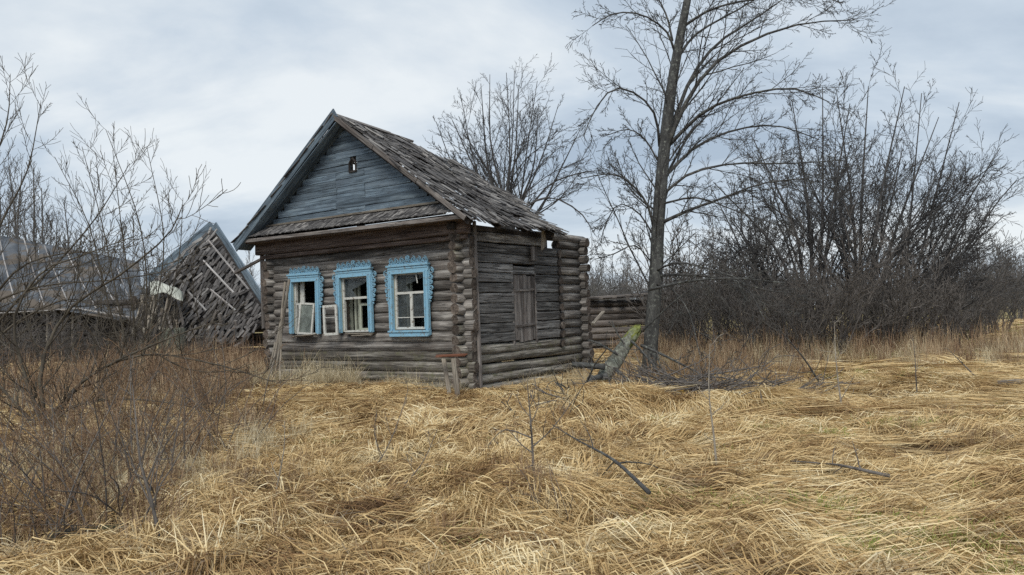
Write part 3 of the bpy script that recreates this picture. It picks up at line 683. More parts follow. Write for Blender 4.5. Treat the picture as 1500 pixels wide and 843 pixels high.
        link('loose_lath', mk_mesh('loose_lath', *sweep(.6, rectprof(.04, .03, .008), 5, .12, endjit=.05), M['pole']), win, frame((-.05, -.12, -.07), (.54, -.12, -.06)))
    else:
        js = MB(); js.box((x0, 0, .0), (x0 + .05, .06, zt_)); js.box((x0 + .08, .10, .0), (x0 + .22, .13, zt_)); js.box((x0 + .06, .0, -.02), (x1, .08, .02))
        link('frame', js.mesh('frame', M['white']), win)
        link('sash', wframe(0, .16, 0, .70, .045, -.02, .02).mesh('sash', M['white']), win, Matrix.Translation((x0 + .02, .02, .02)))
        ls = link('loose_sash', wframe(0, .47, 0, .74, .045, -.025, .015).mesh('loose_sash', M['white']), win, Matrix.Translation((x0 + .17, -.06, .0)) @ Matrix.Rotation(-.09, 4, 'X') @ Matrix.Rotation(.05, 4, 'Y') @ Matrix.Rotation(.10, 4, 'Z'))
        ls['label'] = 'loose white sash with a grimy pane'
        pane(win, 'pane', .04, .43, .04, .70, -.004, M['dullglass']).matrix_basis = ls.matrix_basis.copy()
        link('sill', mk_mesh('sill', *sweep(.75, rectprof(.14, .035, .01), 5, .1, endjit=.03), M['pole']), win, frame((-.36, -.06, -.06), (.30, -.10, -.02)))

# ================================================================== bare trees
def catmull(P, n):
    P = [np.array(p, float) for p in P]; P = [2 * P[0] - P[1]] + P + [2 * P[-1] - P[-2]]; out = []; m = len(P) - 3
    for i in range(n + 1):
        t = i / n * m; k = min(int(t), m - 1); u = t - k; a, b_, c, d = P[k:k + 4]
        out.append(.5 * ((2 * b_) + (-a + c) * u + (2 * a - 5 * b_ + 4 * c - d) * u * u + (-a + 3 * b_ - 3 * c + d) * u ** 3))
    return out
def unit(v):
    l = math.sqrt(v[0] * v[0] + v[1] * v[1] + v[2] * v[2]) + 1e-9; return (v[0] / l, v[1] / l, v[2] / l)
def side_dir(d, ang, az):
    d = unit(d); ref = (0, 0, 1) if abs(d[2]) < .85 else (1, 0, 0)
    a = unit((d[1] * ref[2] - d[2] * ref[1], d[2] * ref[0] - d[0] * ref[2], d[0] * ref[1] - d[1] * ref[0]))
    b_ = (d[1] * a[2] - d[2] * a[1], d[2] * a[0] - d[0] * a[2], d[0] * a[1] - d[1] * a[0])
    ca, sa, cz, sz = math.cos(ang), math.sin(ang), math.cos(az), math.sin(az)
    return tuple(d[i] * ca + (a[i] * cz + b_[i] * sz) * sa for i in range(3))
def grow(out, p, d, L, r, lev, C):
    n = C['n'][lev]; wob = C['wob'][lev]; up = C['up'][lev]; st = L / n; d = unit(d); pts = [tuple(p)]; dirs = [d]
    for i in range(n):
        g = random.gauss
        d = unit((d[0] + g(0, wob), d[1] + g(0, wob), d[2] + g(0, wob) + up)); p = (p[0] + d[0] * st, p[1] + d[1] * st, p[2] + d[2] * st)
        if p[2] < .05: p = (p[0], p[1], .05)
        pts.append(p); dirs.append(d)
    if 'env' in C:                 # a branch that would leave the crown's outline is not grown
        ec, er = C['env']
        if sum(((p[a] - ec[a]) / er[a]) ** 2 for a in range(3)) > random.uniform(.86, 1.04) + .16 * lev: return
    re = max(C['rmin'], r * C['taper'][lev])
    rad = [r + (re - r) * i / n for i in range(n + 1)]
    out.append((pts, rad, C['sides'][lev]))
    if lev + 1 < len(C['n']): kids_on(out, pts, rad, L, lev, C)
def kids_on(out, pts, rad, L, lev, C, count=None, tmin=None):
    k = C['kids'][lev] if count is None else count; az = random.uniform(0, 6.28); n = len(pts) - 1
    t0 = C['tmin'][lev] if tmin is None else tmin
    for j in range(k):
        t = t0 + (1 - t0) * (j + random.random()) / k; f = min(t, .999) * n; i = int(f); u = f - i
        q = tuple(pts[i][a] + (pts[i + 1][a] - pts[i][a]) * u for a in range(3)); dd = tuple(pts[i + 1][a] - pts[i][a] for a in range(3))
        az += 2.4 + random.uniform(-.5, .5); ang = C['ang'][lev] * random.uniform(.65, 1.3)
        rr = max(C['rmin'], (rad[i] + (rad[i + 1] - rad[i]) * u) * C['rr'][lev])
        ll = L * C['ratio'][lev] * random.uniform(.3, 1.35) * (1 - C['short'][lev] * t)
        grow(out, q, side_dir(dd, ang, az), ll, rr, lev + 1, C)
def cfg(**k):
    b_ = dict(n=[6, 6, 5, 4], kids=[8, 6, 4], ang=[.7, .7, .7], ratio=[.5, .5, .5], wob=[.08, .12, .16, .18], up=[.03, .04, .02, .0], taper=[.35, .4, .5, .6], rmin=.005, rr=[.6, .6, .7], tmin=[.25, .2, .15], short=[.4, .4, .4], sides=[6, 5, 4, 3]); b_.update(k); return b_
def tree(name, loc, trunk, crown, mt, mc, label, cat='tree', group=None, parts=('trunk', 'crown')):
    o = empty(name, loc); tag(o, label, cat, group)
    L0 = np.array(loc)
    sh = lambda polys: [([np.array(p) - L0 for p in a], b_, c) for a, b_, c in polys]
    if trunk: link(parts[0], tube_mesh(parts[0], sh(trunk), mt), o)
    if crown: link(parts[1], tube_mesh(parts[1], sh(crown), mc), o)
    return o
def copy_tree(o, loc, rz, sc, label, group=None):
    c = o.copy(); COL.objects.link(c); c.location = loc; c.rotation_euler = (0, 0, rz); c.scale = sc if hasattr(sc, '__len__') else (sc, sc, sc)
    c['label'] = label
    if group: c['group'] = group
    for ch in o.children:
        d = ch.copy(); COL.objects.link(d); d.parent = c
    return c
def limb(out, pix, Y, r0, r1, n=9, sides=6):
    """a limb through photograph points, at depth Y (one value or one for each point)"""
    Ys = Y if hasattr(Y, '__len__') else [Y] * len(pix)
    pts = catmull([at(x, y, d) for (x, y), d in zip(pix, Ys)], n); pts = [tuple(p) for p in pts]
    rad = [r0 + (r1 - r0) * (i / n) ** .8 for i in range(n + 1)]
    if r0 > .012: pts = [pts[0]] + pts; rad = [.001] + rad
    out.append((pts, rad, sides)); L = sum(math.dist(a, b_) for a, b_ in zip(pts[:-1], pts[1:]))
    return pts, rad, L

# ---- the tall lime tree standing behind the fallen limb
tY = 17.6; tr, cr_ = [], []
limb(tr, [(949, 566), (951, 540), (955, 480), (961, 400), (964, 330), (972, 230), (985, 120), (1001, 30), (1018, -60), (1030, -170)], tY, .27, .06, 22, 12)
V0 = tr[-1]; rads = V0[1]
for i in range(len(rads)):          # butt swell, then a slow taper
    t = i / (len(rads) - 1); rads[i] = float(np.interp(t, [0, .04, .10, .35, .6, .8, 1], [.30, .215, .175, .152, .135, .09, .04]))
LC = cfg(n=[8, 5, 4, 2], sides=[6, 4, 3, 3], kids=[13, 9, 6], ang=[.6, .6, .65], ratio=[.38, .42, .46], wob=[.08, .08, .12, .16], up=[.0, .035, .03, .01], rmin=.004, rr=[.42, .55, .6], tmin=[.18, .15, .15], taper=[.3, .3, .4, .6])
spec = [  # photograph points, depth shift at the end, radius
    ([(974, 225), (1000, 160), (1040, 100), (1100, 60), (1175, 35), (1245, 30)], -1.0, .085),
    ([(978, 205), (1010, 120), (1050, 65), (1110, 25), (1160, -10)], 1.5, .08),
    ([(978, 215), (1030, 165), (1090, 140), (1160, 130), (1215, 150)], -1.8, .06),
    ([(968, 265), (1020, 215), (1080, 190), (1140, 185), (1200, 205)], 1.2, .055),
    ([(966, 290), (1010, 255), (1075, 240), (1150, 240), (1235, 235)], -.6, .05),
    ([(990, 90), (1020, 50), (1080, 15), (1140, -20)], .8, .05),
    ([(1000, 40), (1040, 15), (1100, 0), (1190, -5), (1235, 5)], -1.4, .045),
    ([(988, 75), (975, 45), (940, 22), (900, 20), (868, 38)], -.5, .04),
    ([(985, 60), (975, 20), (950, -20), (915, -30)], .8, .035),
    ([(966, 215), (960, 170), (935, 140), (900, 130), (872, 160), (855, 200)], -.8, .045),
    ([(963, 235), (945, 205), (920, 190), (885, 200)], .7, .03),
    ([(958, 335), (948, 300), (925, 270), (895, 255), (850, 262)], -.6, .05),
    ([(957, 345), (935, 312), (905, 300), (885, 335), (880, 360)], .6, .028),
    ([(962, 330), (1010, 308), (1060, 290), (1120, 268), (1185, 262)], -1.2, .06),
    ([(966, 300), (1020, 290), (1080, 310), (1140, 330)], -1.8, .035),
    ([(962, 310), (935, 290), (915, 265), (905, 235)], 1.0, .03),
    ([(956, 405), (1000, 403), (1060, 408), (1120, 425), (1165, 430)], -1.6, .045),
    ([(956, 400), (990, 385), (1040, 395), (1090, 415), (1120, 470)], -2.4, .04),
    ([(955, 385), (930, 360), (900, 372), (872, 380)], -.4, .025),
    ([(957, 415), (985, 425), (1010, 460), (1025, 520)], -2.2, .03),
    ([(1010, 5), (1000, -50), (970, -90)], .5, .04),
    ([(964, 290), (985, 240), (1012, 195), (1040, 165), (1090, 100)], 2.2, .055),
]
for pix, dz, r in spec:
    ys = [tY + dz * (i / (len(pix) - 1)) for i in range(len(pix))]
    p, rd, L = limb(cr_, pix, ys, r * .78, .010, 9, 6); kids_on(cr_, p, rd, L, 0, LC)
kids_on(cr_, V0[0], [x * .35 for x in V0[1]], 7.0, 0, LC, 18, .3)
tree('lime_tree', tuple(tr[0][0][0][0:2]) + (0,), tr, cr_, M['lichen'], M['limb'], 'tall bare tree with a lichen covered trunk leaning beside the log house', 'tree')

def forks(out, pts, rad, L, C, k, centre):
    n = len(pts) - 1
    for j in range(k):
        t = random.uniform(.34, .74); i = int(t * n); q = pts[i]; dd = tuple(pts[i + 1][a] - pts[i][a] for a in range(3))
        for _ in range(6):
            d = side_dir(dd, random.uniform(.35, .75), random.uniform(0, 6.28))
            if (d[0] - unit(dd)[0]) * (q[0] - centre[0]) + (d[1] - unit(dd)[1]) * (q[1] - centre[1]) > -.05: break
        grow(out, q, d, L * (1.02 - t) * random.uniform(.75, 1.05), rad[i] * .62, 0, C)
# ---- round crowned tree behind the house
def vase(loc, H, spread, nst, C, r0, lean=(0, 0), fork=.18):
    t_, c_ = [], []; x, y = loc[0], loc[1]
    tp = [(x, y, -.1), (x + .05, y, H * fork * .5), (x, y + .05, H * fork), (x, y, H * fork + .5)]
    t_.append(([tuple(p) for p in catmull(tp, 6)], [r0 * k for k in (1.25, 1.05, 1, .97, .95, .9, .7)], 9))
    for i in range(nst):
        a = i * 2.4 + random.uniform(-.3, .3); f = math.sqrt((i + .35) / nst)
        ex, ey = x + math.cos(a) * spread * f + lean[0], y + math.sin(a) * spread * f * .8 + lean[1]; ez = (H * .56 + H * .44 * math.sqrt(max(0, 1 - .97 * f * f))) * random.uniform(.96, 1.02)
        z0 = H * fork * random.uniform(.75, 1.05)
        P = [(x, y, z0), (x + (ex - x) * .34, y + (ey - y) * .34, z0 + (ez - z0) * .22), (x + (ex - x) * .70, y + (ey - y) * .70, z0 + (ez - z0) * .56), (ex, ey, ez)]; P = [P[0]] + [tuple(c + random.uniform(-.22, .22) for c in q) for q in P[1:3]] + [P[3]]
        pts = [tuple(p) for p in catmull(P, 10)]; r = r0 * random.uniform(.2, .36); rad = [r + (.012 - r) * (k / 10) ** .8 for k in range(11)]
        (c_).append((pts, rad, 6)); L = math.dist(pts[0], pts[-1]); kids_on(c_, pts, rad, L * .8, 0, C); forks(c_, pts, rad, L, C, 2, (x, y))
    return t_, c_
bY = 31.0; bp = at(747, 420, bY)
VC = cfg(n=[8, 5, 3, 2], sides=[5, 4, 3, 3], kids=[9, 7, 6], ang=[.6, .55, .6], ratio=[.42, .42, .42], wob=[.07, .08, .12, .16], up=[.015, .03, .03, .02], rmin=.0048, tmin=[.2, .15, .15], rr=[.42, .55, .65])
VC['env'] = ((bp.x, bp.y, 7.9), (3.5, 3.5, 4.0))
t_, c_ = vase((bp.x, bp.y), 11.4, 3.3, 16, VC, .30, fork=.46)
tree('linden_tree', (bp.x, bp.y, 0), t_, c_, M['bark'], M['bark'], 'bare round crowned tree rising behind the shingle roof of the log house')
# thin boughs low on both sides
del VC['env']
t_, c_ = [], []
p, rd, L = limb(c_, [(752, 330), (775, 300), (810, 290), (850, 312), (872, 345)], 29.5, .07, .015); kids_on(c_, p, rd, L, 0, VC)
p, rd, L = limb(c_, [(748, 345), (720, 312), (690, 285), (655, 255)], 31.5, .06, .015); kids_on(c_, p, rd, L, 0, VC)
p, rd, L = limb(c_, [(757, 335), (800, 275), (845, 255), (880, 250)], 32.5, .06, .015); kids_on(c_, p, rd, L, 0, VC)
o = bpy.data.objects['linden_tree']; L0 = np.array((bp.x, bp.y, 0))
link('bough', tube_mesh('bough', [([np.array(q) - L0 for q in a], b_, s) for a, b_, s in c_], M['bark']), o)

# ---- the big multi-stemmed trees on the right
def stemtree(name, base, Y, tops, r, C, label, mat=M['bark'], kids=None):
    b0 = at(base[0], base[1], Y); t_, c_ = [], []
    for i, (mid, top, dY) in enumerate(tops):
        P = [(b0.x + random.uniform(-.12, .12), b0.y + random.uniform(-.12, .12), -.1), at(mid[0], mid[1], Y + dY * .5), at(top[0], max(top[1], 95) + 32, Y + dY)]
        q = at((base[0] * .5 + mid[0] * .5), (base[1] * .62 + mid[1] * .38), Y + dY * .12); P.insert(1, q)
        pts = [tuple(p) for p in catmull(P, 14)]; rr = r * random.uniform(.7, 1.0); rad = [rr + (.012 - rr) * (k / 14) ** .75 for k in range(15)]
        (t_).append((pts, rad, 7)); L = math.dist(pts[0], pts[-1]); kids_on(c_, pts, rad, L * .7, 0, C, kids, .38); forks(c_, pts, rad, L, C, 4, b0)
    tree(name, (b0.x, b0.y, 0), t_, c_, mat, mat, label)
RC = cfg(n=[7, 5, 4, 2], sides=[5, 4, 3, 3], kids=[9, 8, 6], ang=[.62, .6, .6], ratio=[.46, .44, .44], wob=[.07, .09, .12, .16], up=[.035, .035, .03, .02], rmin=.0055, tmin=[.2, .12, .12], rr=[.42, .55, .65])
RC['env'] = (tuple(at(1242, 400, 25)), (5.35, 6.5, 7.6))
stemtree('alder_tree', (1192, 522), 24.0, [((1186, 320), (1160, 115), -.6), ((1165, 340), (1100, 165), .8), ((1205, 300), (1205, 85), 1.0), ((1140, 370), (1045, 235), -1.0), ((1215, 330), (1245, 120), -1.2), ((1130, 410), (1040, 330), 1.0)], .13, RC,
    'bare multi-stemmed tree in the thicket, next to the tall lichen covered tree')
stemtree('alder_tree', (1258, 522), 25.0, [((1262, 300), (1272, 62), 0), ((1250, 320), (1225, 100), 1.2), ((1288, 300), (1325, 85), -.8), ((1308, 350), (1375, 140), 1.0), ((1235, 380), (1180, 220), -1.4), ((1300, 390), (1360, 260), -1.6)], .15, RC,
    'tallest bare multi-stemmed tree in the middle of the thicket')
stemtree('alder_tree', (1315, 524), 24.5, [((1355, 350), (1405, 118), .5), ((1375, 370), (1465, 185), -.8), ((1332, 340), (1350, 105), 1.2), ((1385, 400), (1470, 285), .6), ((1390, 430), (1465, 350), -.8), ((1360, 380), (1430, 220), 1.4)], .12, RC,
    'bare tree in the thicket whose stems lean out over the open meadow')
stemtree('alder_tree', (1105, 515), 27.0, [((1090, 380), (1040, 240), .5), ((1108, 360), (1095, 190), -.5), ((1120, 370), (1150, 170), .8), ((1075, 410), (1010, 320), 0)], .09, RC,
    'slighter bare tree at the back of the thicket beside the tall tree', M['barkfar'])
# ---- shrubs: four kinds, copied along the thicket
SC = cfg(n=[6, 5, 4], kids=[12, 5], ang=[.6, .7], ratio=[.40, .5], wob=[.11, .15, .2], up=[.05, .05, .02], rmin=.0065, tmin=[.15, .1], rr=[.5, .7], sides=[4, 3, 3], taper=[.25, .4, .6], short=[.4, .4])
def shrub(nst, H, spread):
    t_, c_ = [], []
    for i in range(nst):
        a = random.uniform(0, 6.28); s = spread * random.random() ** .5
        n = 7; d = (math.cos(a) * s, math.sin(a) * s, 1.0); h = H * random.uniform(.6, 1.05)
        tmp = []; grow(tmp, (math.cos(a) * .25 * random.random(), math.sin(a) * .25 * random.random(), -.05), d, h, random.uniform(.014, .032), 0, SC)
        t_.append(tmp[0]); c_ += tmp[1:]
    return t_, c_
SHP = []
thg = 'shrubs of the thicket'
thick = [(1015, 500, 23.5, 0), (1050, 512, 22.5, 1), (1085, 508, 25, 2), (1110, 520, 21.5, 3), (1140, 515, 23, 0), (1165, 522, 21, 1), (1200, 518, 22.8, 2), (1225, 524, 21.2, 3),
         (1255, 520, 23, 1), (1290, 524, 21.6, 0), (1320, 520, 23.6, 2), (1345, 525, 22, 3), (1375, 520, 24, 1), (1400, 522, 22.8, 0), (1425, 515, 26, 2), (1450, 510, 29, 3), (1468, 500, 31, 1),
         (990, 500, 26, 3), (1040, 495, 28, 1), (1120, 500, 29, 2), (1300, 505, 29, 0), (1410, 505, 31, 1)]
for i, (px_, py_, Y, k) in enumerate(thick):
    p = at(px_, py_, Y); lab = 'bare brown shrub in the dense thicket under the tall trees'
    tall = i >= 17
    sc = random.uniform(.85, 1.15)
    if k not in [q[0] for q in SHP]:
        t_, c_ = shrub([16, 12, 18, 14][k], [2.5, 3.0, 2.1, 2.7][k], [.75, .55, .9, .65][k])
        o = tree('bare_shrub', (0, 0, 0), t_, c_, M['twig'], M['twig'], lab, 'shrub', thg, ('stems', 'twigs')); o.location = (p.x, p.y, 0); SHP.append((k, o))
    else:
        o = [q[1] for q in SHP if q[0] == k][0]; copy_tree(o, (p.x, p.y, 0), random.uniform(0, 6.28), (sc * (1.4 if tall else 1), sc * (1.4 if tall else 1), sc * random.uniform(.9, 1.15) * (1.5 if tall else 1)), 'taller bare shrub at the back of the thicket' if tall else lab, thg)
SH = {k: o for k, o in SHP}
# pale bush far behind, between house and tall tree; bushes at the far right
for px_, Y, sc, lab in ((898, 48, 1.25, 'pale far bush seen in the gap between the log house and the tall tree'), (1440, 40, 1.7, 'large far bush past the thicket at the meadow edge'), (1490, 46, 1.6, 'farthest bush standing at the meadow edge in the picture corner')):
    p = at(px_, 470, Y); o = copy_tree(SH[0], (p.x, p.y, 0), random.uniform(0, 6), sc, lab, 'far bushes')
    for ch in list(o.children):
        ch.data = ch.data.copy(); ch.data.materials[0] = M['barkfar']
for px_, Y, sc in ((15, 27, .8), (60, 28.5, .9), (105, 27.5, .75), (150, 28, .8), (195, 26.5, .7), (225, 25.5, .6), (285, 25.5, .5), (350, 25.3, .45)):
    p = at(px_, 490, Y); copy_tree(SH[int(px_) % 4], (p.x, p.y, 0), random.uniform(0, 6.28), sc, 'bare low shrub growing in front of the two ruins', 'shrubs before the ruins')
# ---- far thin trees beyond the ruins on the left
FC = cfg(n=[8, 5, 4], kids=[34, 9], ang=[.6, .6], ratio=[.26, .45], wob=[.04, .1, .15], up=[.02, .09, .05], rmin=.009, tmin=[.2, .15], rr=[.4, .7], sides=[5, 3, 3], short=[.65, .3], taper=[.2, .4, .6])
fg = 'far bare trees behind the ruined barns'
ft = []
for i in range(2):
    tmp = []; grow(tmp, (0, 0, -.1), (0, 0, 1), 9.5, .11, 0, FC)
    tmp2 = []; grow(tmp2, (.2, .1, -.1), (.12, .05, 1), 7.5, .08, 0, FC)
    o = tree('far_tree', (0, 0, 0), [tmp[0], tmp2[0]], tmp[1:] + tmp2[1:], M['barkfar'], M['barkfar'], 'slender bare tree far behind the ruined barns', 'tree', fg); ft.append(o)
used = [False, False]
for i, (px_, Y, sc) in enumerate([(-20, 50, 1.25), (20, 46, 1.15), (50, 52, 1.3), (85, 55, 1.0), (120, 50, .8), (160, 56, .85), (195, 50, .7), (240, 48, .62), (262, 56, .7), (285, 50, .5), (372, 48, .62), (358, 55, .6), (920, 62, .6), (885, 60, .55), (140, 48, .7), (215, 55, .75), (10, 57, 1.2), (70, 44, 1.0), (105, 46, .95), (35, 42, 1.1), (0, 40, 1.1), (150, 44, .8), (180, 43, .75), (225, 45, .62), (250, 52, .6), (275, 45, .5)]):
    p = at(px_, 480, Y); k = i % 2
    if not used[k]: ft[k].location = (p.x, p.y, 0); ft[k].scale = (sc,) * 3; used[k] = True
    else: copy_tree(ft[k], (p.x, p.y, 0), random.uniform(0, 6), sc, 'slender bare tree far behind the ruined barns', fg)

# ---- sprawling willows on the left
WC = cfg(n=[8, 6, 4], kids=[11, 9], ang=[.9, .55], ratio=[.44, .40], wob=[.06, .06, .1], up=[.0, .14, .06], rmin=.0046, tmin=[.15, .15], rr=[.45, .6], taper=[.3, .3, .6], sides=[6, 4, 3], short=[.45, .35])
def willow(name, base, limbs, label, C=WC, mat=M['willow'], kids=15):
    b0 = base; t_, c_ = [], []
    for pix, Ys, r in limbs:
        p, rd, L = limb(t_, pix, Ys, r, .006, 12, 6); kids_on(c_, p, rd, min(L, 3.2), 0, C, kids, .12)
    return tree(name, b0, t_, c_, mat, mat, label, 'willow bush', None, ('stems', 'twigs'))
b1 = gnd(70, 640)
willow('willow_bush', (b1.x, b1.y, 0), [
    ([(70, 640), (90, 590), (150, 540), (250, 495), (320, 470)], [b1.y, b1.y, b1.y - .3, b1.y - .5, b1.y - .6], .035),
    ([(70, 640), (60, 540), (100, 455), (180, 400), (245, 345), (268, 300)], [b1.y, b1.y, b1.y + .2, b1.y, b1.y - .4, b1.y - .6], .035),
    ([(70, 640), (40, 560), (20, 470), (60, 400), (120, 375), (200, 345)], [b1.y] * 6, .03),
    ([(70, 640), (120, 560), (210, 520), (320, 535), (400, 560)], [b1.y - .2] * 5, .03),
    ([(70, 640), (30, 600), (-20, 540), (-60, 470)], [b1.y] * 4, .035),
    ([(70, 640), (100, 600), (180, 585), (300, 600), (380, 640)], [b1.y - .4] * 5, .022)],
    'sprawling grey willow arching over the dead weeds at the picture edge')
b2 = gnd(-60, 600)
willow('willow_bush', (b2.x, b2.y, 0), [
    ([(-60, 600), (-30, 480), (20, 400), (90, 372), (190, 370)], [b2.y, b2.y - .3, b2.y - .5, b2.y - .6, b2.y - .6], .04),
    ([(-60, 600), (-40, 430), (0, 330), (40, 250), (60, 150)], [b2.y] * 5, .04),
    ([(-60, 600), (-50, 400), (-20, 270), (10, 180), (15, 110)], [b2.y + .5] * 5, .04),
    ([(-60, 600), (-20, 460), (60, 420), (170, 410), (290, 390)], [b2.y - .8] * 5, .035),
    ([(-60, 600), (0, 470), (80, 390), (140, 320), (190, 240)], [b2.y - .3] * 5, .035),
    ([(-60, 600), (-10, 500), (90, 440), (150, 450), (230, 440)], [b2.y - 1] * 5, .03)],
    'taller willow with upright shoots reaching in from outside the frame', kids=24)
b3 = at(200, 540, 19.0)
willow('willow_bush', (b3.x, b3.y, 0), [
    ([(200, 560), (195, 460), (180, 350), (165, 220)], [19] * 4, .03), ([(205, 560), (215, 450), (205, 330), (155, 190)], [19] * 4, .03),
    ([(190, 560), (160, 450), (130, 330), (80, 230)], [19.5] * 4, .03), ([(210, 560), (240, 470), (262, 380), (268, 290)], [19] * 4, .025),
    ([(200, 560), (225, 460), (240, 350), (215, 215)], [18.6] * 4, .025), ([(195, 560), (170, 430), (150, 330), (120, 215)], [18.4] * 4, .025)],
    'willow with long straight rods in front of the ruined roofs', kids=22)

# ================================================================== ruined barns
# barn with a felt roof on the far left
aY = 33.0
b0 = at(110, 470, aY); barn = empty('ruined_barn', (b0.x, b0.y, 0)); tag(barn, 'low ruined barn with grey felt roof and thin white battens, behind the willows', 'barn')
BI = Matrix.Translation((-b0.x, -b0.y, 0))
def A(x, y, Y): return BI @ at(x, y, Y)
ridge0, ridge1 = A(-60, 335, 37), A(205, 385, 36.4); eave0, eave1 = A(-60, 448, 31.5), A(212, 468, 31.0)
def rp(u, v): return (ridge0.lerp(ridge1, u)).lerp(eave0.lerp(eave1, u), v)
nU = 9
for i in range(nU):
    u0, u1 = i / nU, (i + 1) / nU - .004
    for v0, v1 in ((0, .36), (.34, .7), (.68, 1.0)):
        mat = M['felt']
        V, F = [], []
        for a in range(5):
            for c in range(5):
                p = rp(u0 + (u1 - u0) * a / 4, v0 + (v1 - v0) * c / 4); V.append((p.x, p.y - (.02 if v0 > .3 else 0) - .02 * (v0 > .6), p.z + random.uniform(-.012, .012) - .10 * math.sin((u0 + (u1 - u0) * a / 4) * 9) * (v0 + (v1 - v0) * c / 4)))
        F = [(a * 5 + c, a * 5 + c + 5, a * 5 + c + 6, a * 5 + c + 1) for a in range(4) for c in range(4)]
        me = mk_mesh('roof_sheet', V, F, mat, True); o = link('roof_sheet', me, barn); md = o.modifiers.new('thick', 'SOLIDIFY'); md.thickness = .03
for i, (x0, y0, x1, y1) in enumerate([(0, 350, 22, 440), (36, 352, 66, 450), (66, 362, 104, 452), (98, 370, 142, 455), (135, 378, 178, 463), (168, 384, 202, 466)]):
    n_ = Vector((0, -.06, .08)); board('batten', A(x0, y0, 36.3) + n_, A(x1, y1, 31.5) + n_, .045, .04, M['palepole'], barn, nseg=5, jit=.05, bend=.03)
board('eave_batten', A(110, 452, 31.3), A(212, 468, 30.8), .06, .06, M['palepole'], barn, nseg=6)
board('eave_batten', A(-20, 460, 31.3), A(120, 452, 31.2), .05, .05, M['palepole'], barn, nseg=6)
for k in range(11):
    z = .12 + .24 * k
    p0, p1 = A(-60, 470, 32.3), A(205, 475, 32.0); logob('log', (p0.x, p0.y, z), (p1.x, p1.y, z), .13, M['darkwood'], barn)
    q = A(205, 475, 36.5); logob('log', (p1.x - .1, p1.y - .3, z + .1), (q.x - .1, q.y, z + .1), .12, M['darkwood'], barn)
for x in (68, 105, 178): p = A(x, 455, 31.8); board('post', (p.x, p.y, 0), (p.x + .05, p.y, p.z), .09, .09, M['pole'], barn, up=(0, 1, 0))

# collapsed shingle-roofed house left of the log house
cY = 27.0
c0 = at(310, 480, cY); ruin = empty('collapsed_house', (c0.x, c0.y, 0)); tag(ruin, 'collapsed house with a steep fallen shingle roof, between barn and log house', 'house')
CI = Matrix.Translation((-c0.x, -c0.y, 0))
def Cc(x, y, Y): return CI @ at(x, y, Y)
AP = Cc(313, 334, 28.5); RT = Cc(392, 462, 26.8); LF = Cc(222, 420, 27.4)
e1 = RT - AP; e2 = LF - AP; nr = e1.cross(e2).normalized()
if nr.y > 0: nr = -nr
def sp(a, b_): # a along the right edge, b towards the lower left
    sag = .35 * math.sin(PI * min(1, a)) * min(1, b_)
    return AP + e1 * a + e2 * b_ * (1 - .12 * a) - Vector((0, 0, sag)) 
under = MB()
g = 8
V = [tuple(sp(i / g, j / g) - nr * .10) for i in range(g + 1) for j in range(g + 1)]
under.add(V, [(i * (g + 1) + j, i * (g + 1) + j + 1, (i + 1) * (g + 1) + j + 1, (i + 1) * (g + 1) + j) for i in range(g) for j in range(g) if not (i + j > 11 and random.random() < .5)], .2)
rroof = link('fallen_roof', under.mesh('fallen_roof', M['darkwood']), ruin); md = rroof.modifiers.new('t', 'SOLIDIFY'); md.thickness = .05
mbs = MB(); cnt = 0
for ia in range(34):
    a = ia / 33
    b_ = .02 + .01 * random.random()
    while b_ < (1.0 if a < .35 else 1.0 - .75 * (a - .35)):
        ln = random.uniform(.08, .15)
        if random.random() > .10 + .15 * a * b_:
            p0 = sp(a + random.uniform(-.012, .012), b_) + nr * random.uniform(.02, .10); p1 = sp(a + random.uniform(-.03, .03), b_ + ln) + nr * random.uniform(.0, .06)
            m = frame(p0, p1, nr); L = (p1 - p0).length; wd = random.uniform(.055, .12)
            if a > .25 and cnt < 290 and random.random() < .8:
                link('shingle', random.choice(SH_MESH), rroof, m @ Matrix.Diagonal((L, wd, .03, 1))); cnt += 1
            else: mbs.box((0, -.5, -.5), (1, .5, .5), random.random(), m @ Matrix.Diagonal((L, wd, .03, 1)))
        b_ += ln * random.uniform(.55, .9)
link('shingles', mbs.mesh('shingles', M['shingle']), rroof)['kind'] = 'stuff'
for (x0, y0, x1, y1) in [(305, 352, 364, 424), (298, 382, 342, 429), (308, 424, 345, 455), (276, 428, 302, 455), (318, 336, 302, 356), (283, 365, 268, 388)]:
    d = 28.2 - 1.6 * (y0 - 334) / 130; d1 = 28.2 - 1.6 * (y1 - 334) / 130
    board('batten', Cc(x0, y0, d - .45), Cc(x1, y1, d1 - .45), .045, .05, M['palepole'], ruin, nseg=4, jit=.06)
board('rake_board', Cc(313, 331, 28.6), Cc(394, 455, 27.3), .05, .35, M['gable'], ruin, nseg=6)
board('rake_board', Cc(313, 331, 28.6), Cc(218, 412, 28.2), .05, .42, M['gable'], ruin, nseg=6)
board('leaning_pole', Cc(345, 400, 26.2), Cc(394, 374, 25.2), .09, .09, M['plank'], ruin)
for k in range(6):
    z = .12 + .23 * k; p0, p1 = Cc(255, 480, 27.6), Cc(398, 480, 27.4); logob('log', (p0.x, p0.y, z), (p1.x, p1.y, z + random.uniform(-.05, .05)), .12, M['darkwood'], ruin)
    p2 = Cc(262, 480, 31); logob('log', (p0.x, p0.y - .2, z + .1), (p2.x, p2.y, z + .1), .12, M['darkwood'], ruin)
for x0, y0, x1, y1 in ((300, 500, 318, 455), (330, 505, 322, 460), (352, 500, 345, 470)): board('fallen_beam', Cc(x0, y0, 26.9), Cc(x1, y1, 26.6), .12, .12, M['plank'], ruin)
